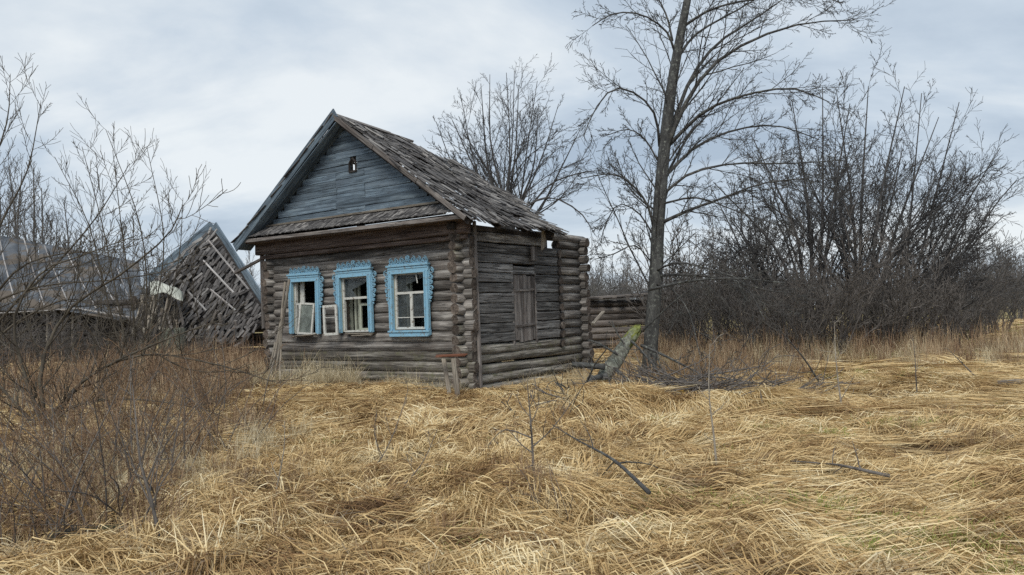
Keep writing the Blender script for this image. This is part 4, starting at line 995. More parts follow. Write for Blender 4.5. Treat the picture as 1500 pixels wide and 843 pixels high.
# heap of rotten boards between the two ruins, with a pale sheet over it
hp = at(235, 480, 27.0); heap = empty('rubble_heap', (hp.x, hp.y, 0)); tag(heap, 'heap of splintered rotten boards between the two ruins', 'rubble')
for i in range(46):
    x = random.uniform(205, 262); y0 = random.uniform(425, 470); p0 = at(x, y0, 26.6 + random.uniform(0, .8)); p1 = at(x + random.uniform(-22, 12), y0 + random.uniform(30, 60), 26.4 + random.uniform(-.3, .5))
    p1.z = max(p1.z, .02)
    board('board', p0 - heap.location, p1 - heap.location, random.uniform(.05, .13), .03, random.choice([M['plank'], M['darkwood'], M['pole']]), heap, nseg=2, jit=.08, endjit=.05)
bl = at(252, 470, 26.6); V, F = sweep(1.3, circprof(.46, 14), 8, .06, 0, rscale=lambda t: .82 + .18 * math.sin(PI * t) + .03 * math.sin(t * 28))
bale = link('bale', mk_mesh('bale', V, F, M['barrelg'], True), None, frame((bl.x, bl.y, .15), (bl.x + .06, bl.y, 1.5))); tag(bale, 'grey green ribbed drum under the pale sheet beside the heap', 'drum')
V, F = [], []
s0 = at(222, 422, 26.4)
for i in range(11):
    for j in range(7):
        u, v = i / 10, j / 6; p = at(220 + 48 * u, 414 + 16 * u + 18 * v * (1 - .3 * u) - 6 * math.sin(PI * u), 26.75 - .45 * v + .1 * math.sin(5 * u)); V.append((p.x - s0.x, p.y - s0.y, p.z + .04 * math.sin(9 * u + 4 * v)))
F = [(i * 7 + j, i * 7 + j + 7, i * 7 + j + 8, i * 7 + j + 1) for i in range(10) for j in range(6)]
o = link('pale_sheet', mk_mesh('pale_sheet', V, F, M['sheet'], True), None, Matrix.Translation((s0.x, s0.y, 0))); md = o.modifiers.new('t', 'SOLIDIFY'); md.thickness = .015
tag(o, 'pale crumpled sheet draped over the drum and heap', 'sheet')

# low log shed behind, right of the log house
sY = 27.5; p = at(930, 470, sY); shed = empty('log_shed', (p.x, p.y, 0)); tag(shed, 'low dark log shed with a broken roof behind the tall tree', 'shed')
x0, x1 = at(850, 470, sY).x - p.x, at(1010, 470, sY).x - p.x
for k in range(8):
    z = .13 + .235 * k; logob('log', (x0, 0, z), (x1 - .3 * (k > 5), .8, z), .125, M['plank'], shed, bend=.02)
    logob('log', (x1 - .2, .7, z + .1), (x1 + .6, 4, z + .1), .12, M['darkwood'], shed)
for i in range(9):
    u = i / 8; board('roof_plank', (x0 + (x1 - x0) * u, -.3, 1.93 + .12 * u), (x0 + (x1 - x0) * u + .3, 2.2, 2.0 + .3 * u), .32, .03, M['darkwood'], shed, nseg=2, jit=.06)
board('roof_beam', (x0 - .2, -.2, 1.95), (x1 + .2, .5, 2.1), .12, .12, M['plank'], shed, nseg=4)
tag(board('leaning_plank', at(868, 475, 21.5), at(884, 457, 22.0), .10, .05, M['pole']), 'short grey plank sticking up behind the rear corner of the log house', 'plank')

# ================================================================== small things round the house
# poles leaning on the wall
for i, (a, b_, r, lab) in enumerate([((400, 578), (424, 408), .03, 'longest grey pole leaning on the front wall beside the first window'), ((394, 575), (418, 412), .028, 'grey pole leaning second from the window'), ((390, 576), (412, 470), .035, 'thick short pole leaning near the house corner'), ((410, 580), (414, 450), .022, 'thin pole standing upright in front of the leaning ones'), ((386, 572), (404, 500), .03, 'shortest pole leaning at the foot of the house corner')]):
    g = gnd(*a); Yt = g.y + .75 if i < 2 else g.y + .35
    p1 = at(b_[0], b_[1], Yt)
    V, F = sweep((p1 - g).length, circprof(r, 7), 9, .08, .03)
    tag(link('leaning_pole', mk_mesh('leaning_pole', V, F, M['pole'], True), None, frame((g.x, g.y, -.03), p1)), lab, 'pole', 'poles leaning on the house')
g = gnd(426, 562); p1 = at(456, 490, g.y + .55); V, F = sweep((p1 - g).length, circprof(.022, 6), 6, .1, .02)
tag(link('stick', mk_mesh('stick', V, F, M['pole'], True), None, frame((g.x, g.y, 0), p1)), 'stick slanting up under the sill of the leftmost window', 'stick')
# rickety bench of two posts and a red-brown plank
g = gnd(668, 588); bench = empty('small_bench', (g.x, g.y, 0)); tag(bench, 'rickety bench of two posts and a red-brown plank before the house corner', 'bench'); bv = bench.location
for a, b_ in (((660, 586), (650, 526)), ((672, 590), (664, 526))):
    q = gnd(*a); t = at(b_[0], b_[1], q.y + .15); board('leg', Vector((q.x, q.y, -.05)) - bv, t - bv, .085, .075, M['pole'], bench, up=(0, 1, 0), nseg=4, jit=.06)
board('seat', at(640, 522, g.y + .05) - bv, at(682, 520, g.y + .2) - bv, .20, .045, M['redplank'], bench, nseg=4, jit=.05, endjit=.04)
# ---- the fallen limb with a mossy broken end
fb = at(884, 556, 16.2); ft_ = at(937, 477, 16.6)
flm = frame(fb, ft_); fo = empty('fallen_limb', (0, 0, 0)); fo.matrix_basis = flm
tag(fo, 'lichen covered fallen limb with a bright mossy broken end propped up beside the tall tree', 'fallen limb')
Lf = (ft_ - fb).length
def fr(t): return float(np.interp(t, [0, .3, .75, .9, .97, 1], [1.0, .95, .82, .66, .42, .16]))
mp_ = [(.165 * math.cos(a), .165 * math.sin(a)) for a in np.linspace(-.5, 3.5, 12)] + [(.12 * math.cos(a), .12 * math.sin(a)) for a in np.linspace(3.4, -.4, 8)]
V, F = sweep(Lf * .40, mp_, 14, .11, .01, rscale=lambda t: fr(.58 + .40 * t) * 1.06 * min(1, .9 + t), endjit=.03); link('moss', mk_mesh('moss', V, F, simple('green_moss', (.04, .048, .02), (.20, .225, .055), 11, .95, .03), True), fo, Matrix.Translation((Lf * .58, 0, 0)))
V, F = sweep(Lf, circprof(.155, 16), 26, .13, .05, rscale=fr, endjit=.03); link('trunk', mk_mesh('trunk', V, F, M['mossy'], True), fo)
FLC = cfg(n=[6, 5, 4], kids=[6, 4], ang=[.8, .8], ratio=[.35, .5], wob=[.08, .14, .2], up=[0, .02, .02], rmin=.006, tmin=[.25, .2], rr=[.5, .6], sides=[6, 4, 3], short=[.3, .3])
c_ = []
for pix, Ys, r0, r1, k in [([(886, 538), (865, 536), (838, 534)], 16.0, .07, .055, 0), ([(890, 552), (870, 556), (862, 552)], 15.9, .085, .07, 0), ([(880, 552), (862, 560), (838, 592), (818, 640)], [15.9, 15.2, 13.6, 11.6], .07, .02, 5), ([(866, 556), (840, 585), (812, 603), (778, 618), (735, 650)], [15.8, 14.0, 12.8, 12.0, 10.6], .045, .01, 6),
      ([(939, 506), (975, 522), (1020, 545), (1065, 566)], [16.4, 16, 15.3, 14.6], .035, .012, 6), ([(938, 515), (960, 532), (985, 556)], [16.4, 16.2, 15.8], .022, .01, 3), ([(905, 520), (880, 505), (862, 498)], 16, .03, .012, 5), ([(925, 500), (945, 520), (975, 560)], [16.3, 15.8, 15.0], .03, .01, 5), ([(900, 540), (925, 560), (960, 585)], [16.0, 15.4, 14.6], .035, .01, 6), ([(915, 505), (905, 490), (896, 470)], 16.2, .022, .008, 3), ([(870, 560), (845, 575), (822, 600)], [15.8, 15.2, 14.4], .05, .015, 4), ([(936, 490), (990, 440), (1040, 405)], [17, 16.4, 16], .02, .008, 4),
      ([(890, 556), (900, 575), (910, 590)], [16, 15.6, 15.3], .05, .02, 3), ([(950, 425), (1010, 412), (1075, 408), (1150, 415)], [16.6, 16.2, 15.8, 15.4], .035, .01, 8)]:
    p, rd, L = limb(c_, pix, Ys, r0, r1, 8, 7)
    if k: kids_on(c_, p, rd, L, 0, FLC, k)
inv = flm.inverted(); c_ = [([tuple(inv @ Vector(q)) for q in a], b_, s) for a, b_, s in c_]
link('branches', tube_mesh('branches', c_, M['lichen']), fo)
# ---- brush pile
g = gnd(1025, 592); bp_ = empty('brush_pile', (g.x, g.y, gzf(g.x, g.y))); tag(bp_, 'dark pile of cut branches lying in front of the thicket', 'brush pile')
c_ = []
for i in range(150):
    x = random.gauss(0, .75); y = random.gauss(.5, .45); h = max(.04, .42 * math.exp(-(x / .8) ** 2) * random.random()); a = random.gauss(0, .6) + (PI if random.random() < .5 else 0)
    grow(c_, (x, y, h), (math.cos(a), math.sin(a) * .5, random.uniform(-.12, .25)), random.uniform(.5, 1.5), random.uniform(.008, .022), 1, FLC)
link('branches', tube_mesh('branches', c_, M['twig']), bp_)
q = at(1000, 578, g.y + .2) - bp_.location; V, F = sweep(.12, circprof(.06, 10), 2, .05); link('cut_end', mk_mesh('cut_end', V, F, simple('cut_wood', (.36, .22, .05), (.52, .36, .10), 6), True), bp_, frame(q, q + Vector((-.1, -.2, .08))))
# ---- saplings, wands and fallen twigs in the meadow
SPC = cfg(n=[8, 5, 4], kids=[9, 3], ang=[.9, .7], ratio=[.30, .4], wob=[.05, .1, .16], up=[.03, .05, .03], rmin=.0022, tmin=[.25, .3], rr=[.55, .7], sides=[6, 4, 3], short=[.5, .3], taper=[.3, .4, .6])
def sapling(name, pix, dY, r, k, label, mat=M['twig'], cat='sapling', extra=()):
    b = gnd(*pix[0]); c_ = []; Ys = [b.y + dY * i / (len(pix) - 1) for i in range(len(pix))]
    p, rd, L = limb(c_, pix, Ys, r, .0025, 8, 6); kids_on(c_, p, rd, L, 0, SPC, k)
    for ex, er in extra:
        p, rd, L = limb(c_, ex, b.y + dY * .4, er, .0025, 6, 5); kids_on(c_, p, rd, L, 0, SPC, 4)
    p0 = c_[0][0][0]; zz = gzf(b.x, b.y)
    o = link(name, tube_mesh(name, [([np.array(q) - np.array(p0) for q in a], b_, s) for a, b_, s in c_], mat), None, Matrix.Translation((p0[0], p0[1], zz - .02))); tag(o, label, cat); return o
sapling('sapling', [(783, 715), (779, 640), (775, 590), (772, 556)], 0, .017, 8, 'upright dark sapling with bare side twigs in the middle of the meadow', extra=[([(779, 640), (740, 628), (715, 650)], .008), ([(778, 655), (810, 625), (850, 570)], .008), ([(780, 680), (740, 700), (700, 735)], .009)])
sapling('sapling', [(1050, 690), (1046, 640), (1041, 600), (1038, 560), (1040, 500)], .2, .014, 5, 'thin pale wand standing in front of the brush pile', M['paletwig'])
sapling('sapling', [(238, 805), (222, 730), (205, 670), (198, 600), (192, 540)], .2, .016, 9, 'tall thin sapling rising from the tangle near the ditch', M['twig'], extra=[([(215, 700), (235, 650), (250, 590)], .008), ([(228, 750), (200, 690), (182, 640)], .008)])
sapling('sapling', [(250, 720), (252, 660), (262, 600), (268, 560)], .1, .012, 7, 'small sapling right of the tall thin one by the ditch')
sapling('sapling', [(535, 690), (562, 655), (582, 610), (598, 560)], .4, .008, 5, 'slender wand leaning across the straw below the leftmost window', extra=[([(560, 660), (548, 625), (552, 590)], .005)])
sapling('sapling', [(545, 720), (590, 690), (620, 655), (640, 610)], .6, .008, 4, 'slender wand bending over the straw below the middle window')
sapling('sapling', [(400, 735), (409, 690), (416, 650), (417, 610)], 0, .010, 4, 'short bare twig standing in the straw below the leaning poles', M['paletwig'])
sapling('sapling', [(1118, 606), (1117, 590), (1113, 568)], 0, .05, 0, 'short dark broken stub standing near the brush pile', M['twig'], 'stub')
sapling('sapling', [(1235, 610), (1228, 560), (1224, 520), (1222, 470)], .2, .016, 7, 'pale thin sapling in front of the middle of the thicket', M['paletwig'])
sapling('sapling', [(1345, 590), (1342, 560), (1340, 520), (1336, 490)], 0, .012, 6, 'small bare sapling by the meadow side of the thicket')
sapling('sapling', [(1210, 575), (1175, 520), (1130, 470), (1090, 430)], -.5, .022, 6, 'long bare branch slanting down to the straw before the thicket', M['limb'])
sapling('sapling', [(1440, 560), (1410, 530), (1385, 505)], .2, .02, 4, 'dead branch slanting up at the meadow edge beside the thicket', M['twig'])
sapling('sapling', [(430, 650), (360, 640), (300, 628), (255, 632)], .6, .02, 4, 'dark branch lying low across the straw left of the house', M['twig'], 'branch')
def flatbranch(pix, r, label, mat, k=5, lift=.05):
    c_ = []; P = [gnd(*q) for q in pix]; P = [(p.x, p.y, gzf(p.x, p.y) + lift + .05 * (i % 2)) for i, p in enumerate(P)]
    pts = [tuple(q) for q in catmull(P, 9)]; rad = [r + (.004 - r) * i / 9 for i in range(10)]; pts = [pts[0]] + pts; rad = [.001] + rad; c_.append((pts, rad, 7)); L = math.dist(pts[0], pts[-1])
    kids_on(c_, pts, rad, L, 0, SPC, k); p0 = np.array(pts[0])
    tag(link('fallen_branch', tube_mesh('fallen_branch', [([np.array(q) - p0 for q in a], b_, s) for a, b_, s in c_], mat), None, Matrix.Translation(tuple(p0))), label, 'branch')
flatbranch([(952, 757), (900, 712), (850, 675), (810, 652)], .019, 'straight fallen branch lying on the straw right of the dark sapling', M['limb'], 6, .22)
flatbranch([(1305, 725), (1240, 720), (1215, 705), (1160, 712)], .016, 'small forked twig lying on the flattened straw of the open meadow', M['twig'], 5, .10)
flatbranch([(130, 735), (175, 715), (200, 690)], .018, 'crooked twig lying over the ditch', M['twig'], 3, .1)
flatbranch([(1500, 640), (1478, 622), (1460, 600)], .02, 'dead stick at the meadow side of the picture edge', M['twig'], 2)
g0, g1 = gnd(60, 785), gnd(208, 778)
tag(logob('old_log', (g0.x, g0.y + .2, -.10), (g1.x - .2, g1.y + .15, -.06), .085, wood('dark_wet_log', (.012, .012, .010), (.032, .03, .022), (.06, .056, .04), moss=.3, mosscol=(.05, .055, .02))), 'dark wet log lying half hidden in the ditch', 'log')
g0, g1 = gnd(1466, 570), gnd(1499, 572)
tag(board('old_plank', (g0.x, g0.y, .10), (g1.x, g1.y, .14), .2, .1, M['plank']), 'weathered plank end lying at the edge of the meadow', 'plank')
# ---- arching brambles over the ditch and under the willows
BC = cfg(n=[8, 5, 3], kids=[7, 3], ang=[.8, .7], ratio=[.35, .4], wob=[.08, .12, .2], up=[-.06, .03, .0], rmin=.003, tmin=[.2, .2], rr=[.5, .7], sides=[4, 3, 3], short=[.3, .3], taper=[.35, .5, .6])
bps = []
for i in range(3):
    t_, c_ = [], []
    for j in range(13):
        a = random.uniform(0, 6.28); tmp = []; s = random.uniform(.25, .8)
        grow(tmp, (random.gauss(0, .22), random.gauss(0, .22), -.03), (math.cos(a) * s, math.sin(a) * s, 1), random.uniform(.8, 1.7), random.uniform(.006, .011), 0, BC); t_.append(tmp[0]); c_ += tmp[1:]
    bps.append(tree('bramble', (0, 0, 0), t_, c_, M['twig'], M['redtwig'], 'arching bare bramble in the tangle round the ditch', 'bramble', 'brambles round the ditch', ('stems', 'twigs')))
for i, (px_, py_) in enumerate([(40, 720), (130, 690), (210, 680), (20, 650), (110, 640), (190, 640), (260, 650), (60, 790), (330, 660), (10, 610), (150, 610), (300, 625), (180, 760), (800, 765), (90, 740), (30, 690), (70, 680), (5, 760), (160, 720), (230, 700), (10, 560), (80, 590), (200, 600), (280, 590), (330, 610), (120, 760), (-20, 640)]):
    g = gnd(px_, py_); z = gzf(g.x, g.y)
    if i < 3: bps[i].location = (g.x, g.y, z); bps[i].scale = (.8,) * 3
    else: copy_tree(bps[i % 3], (g.x, g.y, z), random.uniform(0, 6.28), random.uniform(.55, 1.0) if i != 13 else .4, 'arching bare bramble in the tangle round the ditch' if i != 13 else 'low bramble tuft at the foot of the dark sapling', 'brambles round the ditch' if i != 13 else None)

# ---- loose boards dropped along the foot of the front wall
for a, b_, lab in (((470, 583), (525, 576), 'grey board lying in the grass under the middle window'), ((575, 588), (632, 580), 'grey board lying in the grass under the window beside the corner'), ((716, 592), (764, 577), 'splintered board lying at the foot of the side wall below the door')):
    g0, g1 = gnd(*a), gnd(*b_); tag(board('fallen_board', (g0.x, g0.y, gzf(g0.x, g0.y) + .10), (g1.x, g1.y, gzf(g1.x, g1.y) + .15), .11, .03, M['pole'], nseg=4, jit=.08, endjit=.04), lab, 'board')

# ================================================================== grass: blade clumps scattered with geometry nodes
def blades(n, root, ang, length, height, width, seg=4, z0=(0, .04), curl=.5, tone=(0, 1), droop=1.0, mode='flat', up=False):
    """n bent blades in one mesh (local, lying along +X)"""
    t = np.linspace(0, 1, seg + 1)[None, :]
    th = RNG.uniform(0, 2 * PI, n); rr = np.sqrt(RNG.uniform(0, 1, n)) * root
    px_, py_ = rr * np.cos(th), rr * np.sin(th)
    a = RNG.normal(0, ang, n) if ang < 3 else RNG.uniform(0, 2 * PI, n)
    L = RNG.uniform(length[0], length[1], n)[:, None]; H = RNG.uniform(height[0], height[1], n)[:, None]
    cu = RNG.normal(0, curl, n)[:, None]
    if mode == 'flat':
        s = t * L; z = RNG.uniform(z0[0], z0[1], n)[:, None] + H * np.sin(np.clip(t * 1.15, 0, 1) * PI) ** .8 + RNG.uniform(-.01, .02, n)[:, None] * t
    elif mode == 'arch':
        s = L * (t ** 1.25); z = H * (np.sin(t * PI * droop * .62) / math.sin(min(PI * .5, PI * droop * .62)))
    else:                       # upright stems
        s = L * .0 + H * RNG.normal(0, .14, n)[:, None] * t ** 1.5 + L * t ** 2.2; z = H * t
    an = a[:, None] + cu * t ** 1.3
    dx = np.diff(s, axis=1, prepend=0); x = px_[:, None] + np.cumsum(dx * np.cos(an), 1); y = py_[:, None] + np.cumsum(dx * np.sin(an), 1)
    W = RNG.uniform(width[0], width[1], n)[:, None] * np.clip(1.15 - t ** 2.2, .12, 1) * .5
    tw = RNG.uniform(-1.0, 1.0, n)[:, None]
    wx, wy, wz = -np.sin(an) * np.cos(tw) * W, np.cos(an) * np.cos(tw) * W, np.sin(tw) * W
    if up: ph = RNG.uniform(0, PI, n)[:, None]; wx, wy, wz = np.cos(ph) * W, np.sin(ph) * W, W * 0
    A = np.stack([x - wx, y - wy, z - wz], -1); B = np.stack([x + wx, y + wy, z + wz], -1)
    V = np.stack([A, B], 2).reshape(n, -1, 3); k = 2 * (seg + 1)
    f = np.array([(2 * i, 2 * i + 1, 2 * i + 3, 2 * i + 2) for i in range(seg)])
    F = (f[None] + (np.arange(n) * k)[:, None, None]).reshape(-1, 4)
    c = np.repeat(np.clip(RNG.normal((tone[0] + tone[1]) / 2, (tone[1] - tone[0]) / 3.2, n), 0, 1)[:, None], k, 1) + np.repeat(t, 2, 1) * .08
    return V.reshape(-1, 3), F, np.clip(c, 0, 1).reshape(-1, 1)
def join(parts):
    Vs, Fs, Cs, o = [], [], [], 0
    for V, F, C in parts: Vs.append(V); Fs.append(F + o); Cs.append(C); o += len(V)
    return np.concatenate(Vs), np.concatenate(Fs), np.concatenate(Cs)
def proto_col(name, meshes):
    c = bpy.data.collections.new(name)          # never linked to the scene: only instanced
    for i, me in enumerate(meshes): c.objects.link(bpy.data.objects.new('%s_%02d' % (name, i), me))
    return c
def scatter(name, pts, rot, scl, idx, coll, label, cat=None):
    me = bpy.data.meshes.new(name); me.vertices.add(len(pts)); me.vertices.foreach_set('co', np.asarray(pts, np.float32).ravel())
    a = me.attributes.new('rot', 'FLOAT_VECTOR', 'POINT'); a.data.foreach_set('vector', np.asarray(rot, np.float32).ravel())
    a = me.attributes.new('scl', 'FLOAT_VECTOR', 'POINT'); a.data.foreach_set('vector', np.asarray(scl, np.float32).ravel())
    a = me.attributes.new('pick', 'INT', 'POINT'); a.data.foreach_set('value', np.asarray(idx, np.int32))
    o = link(name, me); ng = bpy.data.node_groups.new(name, 'GeometryNodeTree')
    ng.interface.new_socket('Geometry', in_out='INPUT', socket_type='NodeSocketGeometry'); ng.interface.new_socket('Geometry', in_out='OUTPUT', socket_type='NodeSocketGeometry')
    n = ng.nodes; l = ng.links; gi = n.new('NodeGroupInput'); go = n.new('NodeGroupOutput'); ip = n.new('GeometryNodeInstanceOnPoints'); ci = n.new('GeometryNodeCollectionInfo')
    ci.inputs['Collection'].default_value = coll; ci.inputs['Separate Children'].default_value = True; ci.inputs['Reset Children'].default_value = True
    def na(nm, ty):
        q = n.new('GeometryNodeInputNamedAttribute'); q.data_type = ty; q.inputs['Name'].default_value = nm; return q.outputs['Attribute']
    ip.inputs['Pick Instance'].default_value = True
    l.new(gi.outputs[0], ip.inputs['Points']); l.new(ci.outputs[0], ip.inputs['Instance']); l.new(na('pick', 'INT'), ip.inputs['Instance Index'])
    er = n.new('FunctionNodeEulerToRotation'); l.new(na('rot', 'FLOAT_VECTOR'), er.inputs[0]); l.new(er.outputs[0], ip.inputs['Rotation']); l.new(na('scl', 'FLOAT_VECTOR'), ip.inputs['Scale'])
    l.new(ip.outputs[0], go.inputs[0]); md = o.modifiers.new('scatter', 'NODES'); md.node_group = ng
    tag(o, label, cat, kind='stuff'); return o
def vnoise(x, y, k, seed):
    r = np.random.default_rng(seed); v = np.zeros_like(x)
    for i in range(7):
        a = r.uniform(0, 6.28); kk = k * r.uniform(.5, 1.9); v += np.sin(kk * (math.cos(a) * x + math.sin(a) * y) + r.uniform(0, 6.28))
    return v / 3.2
def inhouse(x, y, m=0.0):
    dx, dy = x - HO.x, y - HO.y; c, s = math.cos(HROT), math.sin(HROT); lx, ly = dx * c + dy * s, -dx * s + dy * c
    return (lx > -W - m) & (lx < .1 + m) & (ly > -.05 - m) & (ly < 4.7 + m)
def field(n, y0, y1, wide=.72, pw=1.0):
    y = y0 + (y1 - y0) * RNG.uniform(0, 1, n) ** pw; x = RNG.uniform(-1, 1, n) * (wide * y + .4); return x, y
def tangle(x, y): return np.exp(-(((x + 4.9) / 2.0) ** 2 + ((y - 8.6) / 1.9) ** 2)) + 1.2 * np.exp(-(((x + 3.3) / .95) ** 2 + ((y - 6.0) / .6) ** 2))
def slope(x, y): e = .12; return (gz(x + e, y) - gz(x - e, y)) / (2 * e), (gz(x, y + e) - gz(x, y - e)) / (2 * e)

mats_ = []
for i in range(7):
    mats_.append(mk_mesh('mat', *(lambda q: (q[0], q[1]))(J := join([blades(30, .20, .16, (.4, 1.0), (.008, .04), (.006, .0125), z0=(0, .045), curl=.20, tone=(.2, 1.05)), blades(9, .22, 3.2, (.15, .4), (.01, .05), (.005, .009), z0=(0, .05), curl=.8, tone=(0, .7))])), M['straw'], False, J[2]))
tus = []
for i in range(5):
    J = join([blades(48, .07, 3.2, (.28, .62), (.09, .24), (.006, .011), seg=6, curl=.3, tone=(.2, .95), droop=1.5, mode='arch'), blades(26, .16, 3.2, (.2, .5), (.02, .06), (.004, .008), curl=.5, tone=(0, .6))])
    tus.append(mk_mesh('tussock', J[0], J[1], M['straw'], False, J[2]))
comb = []
for i in range(4):        # combed tussock: blades fall over to one side
    J = join([blades(56, .12, .42, (.4, .8), (.07, .2), (.006, .011), seg=6, curl=.25, tone=(.3, .95), droop=1.55, mode='arch'), blades(14, .16, 3.2, (.2, .5), (.02, .06), (.004, .008), curl=.5, tone=(0, .5))])
    comb.append(mk_mesh('comb', J[0], J[1], M['straw'], False, J[2]))
mess = []
for i in range(4):
    J = blades(34, .24, 3.2, (.18, .55), (.02, .11), (.005, .010), z0=(0, .07), curl=.9, tone=(.05, .9)); mess.append(mk_mesh('mess', J[0], J[1], M['straw'], False, J[2]))
gcol = proto_col('sedge', mats_ + tus + comb + mess)       # 0-6 mats, 7-11 tussocks, 12-15 combed, 16-19 messy
P, R_, S_, I_ = [], [], [], []
def put(x, y, ang, sc, idx, lift=0.0, zsc=None):
    sx, sy = slope(x, y); z = gz(x, y) - .01 + lift; n = len(x)
    ca, sa = np.cos(ang), np.sin(ang)
    # tilt the clump to the ground: pitch along its own direction
    pit = -np.arctan(sx * ca + sy * sa); rol = np.arctan(-sx * sa + sy * ca)
    P.append(np.stack([x, y, z], 1)); R_.append(np.stack([rol, pit, ang], 1)); zs = sc if zsc is None else zsc; S_.append(np.stack([sc, sc, zs], 1)); I_.append(idx)
def flow(x, y):
    a = .15 + 1.5 * vnoise(x, y, .55, 3) + .7 * vnoise(x, y, 1.6, 4)
    calm = 1 / (1 + np.exp(-(x - .6) * 1.6)) * 1 / (1 + np.exp((y - 10.5) * .8))       # the lower right lies combed sideways
    return a * (1 - .78 * calm) + np.where(vnoise(x, y, .35, 9) > 0, 0, PI) * 1.0
for (n, y0, y1, sc) in ((600, 3.9, 9.8, .9), (4300, 9.8, 16.5, 1.2), (3000, 16.5, 27, 1.7), (1500, 25, 46, 2.4)):
    x, y = field(n, y0, y1); ok = ~inhouse(x, y, .1); dens = vnoise(x, y, 1.3, 21) + .5 * vnoise(x, y, 3.1, 22)
    ok &= (dens > -.18) | (RNG.uniform(0, 1, n) < .22); tg = tangle(x, y); ok &= RNG.uniform(0, 1, n) > tg * .75
    x, y = x[ok], y[ok]; k = len(x)
    put(x, y, flow(x, y) + RNG.normal(0, .22, k), sc * RNG.uniform(.75, 1.2, k), RNG.integers(0, 7, k), RNG.uniform(0, .03, k))
for (n, y0, y1, sc) in ((500, 3.9, 10, .95), (1500, 10, 18, 1.15)):
    x, y = field(n, y0, y1); m = 1 / (1 + np.exp((x - .2) * 1.1)); ok = ~inhouse(x, y, .1) & (RNG.uniform(0, 1, n) < .25 + .75 * m); x, y = x[ok], y[ok]; k = len(x)
    put(x, y, RNG.uniform(0, 6.28, k), sc * RNG.uniform(.7, 1.2, k), RNG.integers(16, 20, k), .02)
x, y = field(420, 4.0, 17, pw=.8); ok = ~inhouse(x, y, .15) & ((vnoise(x, y, .8, 31) > .1) | (x < -.5)) & ((x < 1.2) | (y > 9) | (RNG.uniform(0, 1, 420) < .12)); x, y = x[ok], y[ok]; k = len(x)
put(x, y, RNG.uniform(0, 6.28, k), RNG.uniform(.6, 1.05, k), RNG.integers(7, 12, k))
x, y = field(800, 4.0, 18, pw=.8); ok = ~inhouse(x, y, .15) & ((vnoise(x, y, .9, 37) > -.1)) & ((x < .8) | (y > 9.5) | (RNG.uniform(0, 1, 800) < .2)) & (tangle(x, y) < .3); x, y = x[ok], y[ok]; k = len(x)
put(x, y, flow(x, y) + RNG.normal(0, .3, k), RNG.uniform(.55, 1.0, k), RNG.integers(12, 16, k))
# the meadow goes on beside and behind the viewer
x = RNG.uniform(-17, 17, 5200); y = RNG.uniform(-1.5, 19, 5200); ok = (np.abs(x) > .70 * np.maximum(y, 0) + .2) | (y < 3.9); ok &= (np.abs(x) < .72 * np.maximum(y, 0) + 5); x, y = x[ok], y[ok]; k = len(x)
put(x, y, flow(x, y) + RNG.normal(0, .25, k), RNG.uniform(.9, 1.3, k), RNG.integers(0, 7, k), RNG.uniform(0, .03, k))
# banks of long combed grass falling towards the viewer
for cx, cy, wx, wy, n, a0 in ((2.6, 11.9, 1.25, .3, 120, -1.57), (1.4, 12.6, .5, 1.0, 120, -1.0), (-.2, 14.7, 1.6, .4, 90, -1.4), (0.1, 6.6, .5, .4, 40, -1.2), (4.2, 11.5, .6, .35, 50, -.9), (1.2, 15.2, .8, .5, 60, -1.3)):
    x = cx + RNG.normal(0, wx * .6, n); y = cy + RNG.normal(0, wy * .6, n); ok = ~inhouse(x, y, .1); x, y = x[ok], y[ok]; k = len(x)
    put(x, y, a0 + RNG.normal(0, .45, k), RNG.uniform(.7, 1.15, k), RNG.integers(12, 16, k), .02)
tag(scatter('dry_grass', np.concatenate(P), np.concatenate(R_), np.concatenate(S_), np.concatenate(I_), gcol, 'flattened straw coloured dead grass covering the meadow', 'grass'), kind='stuff')
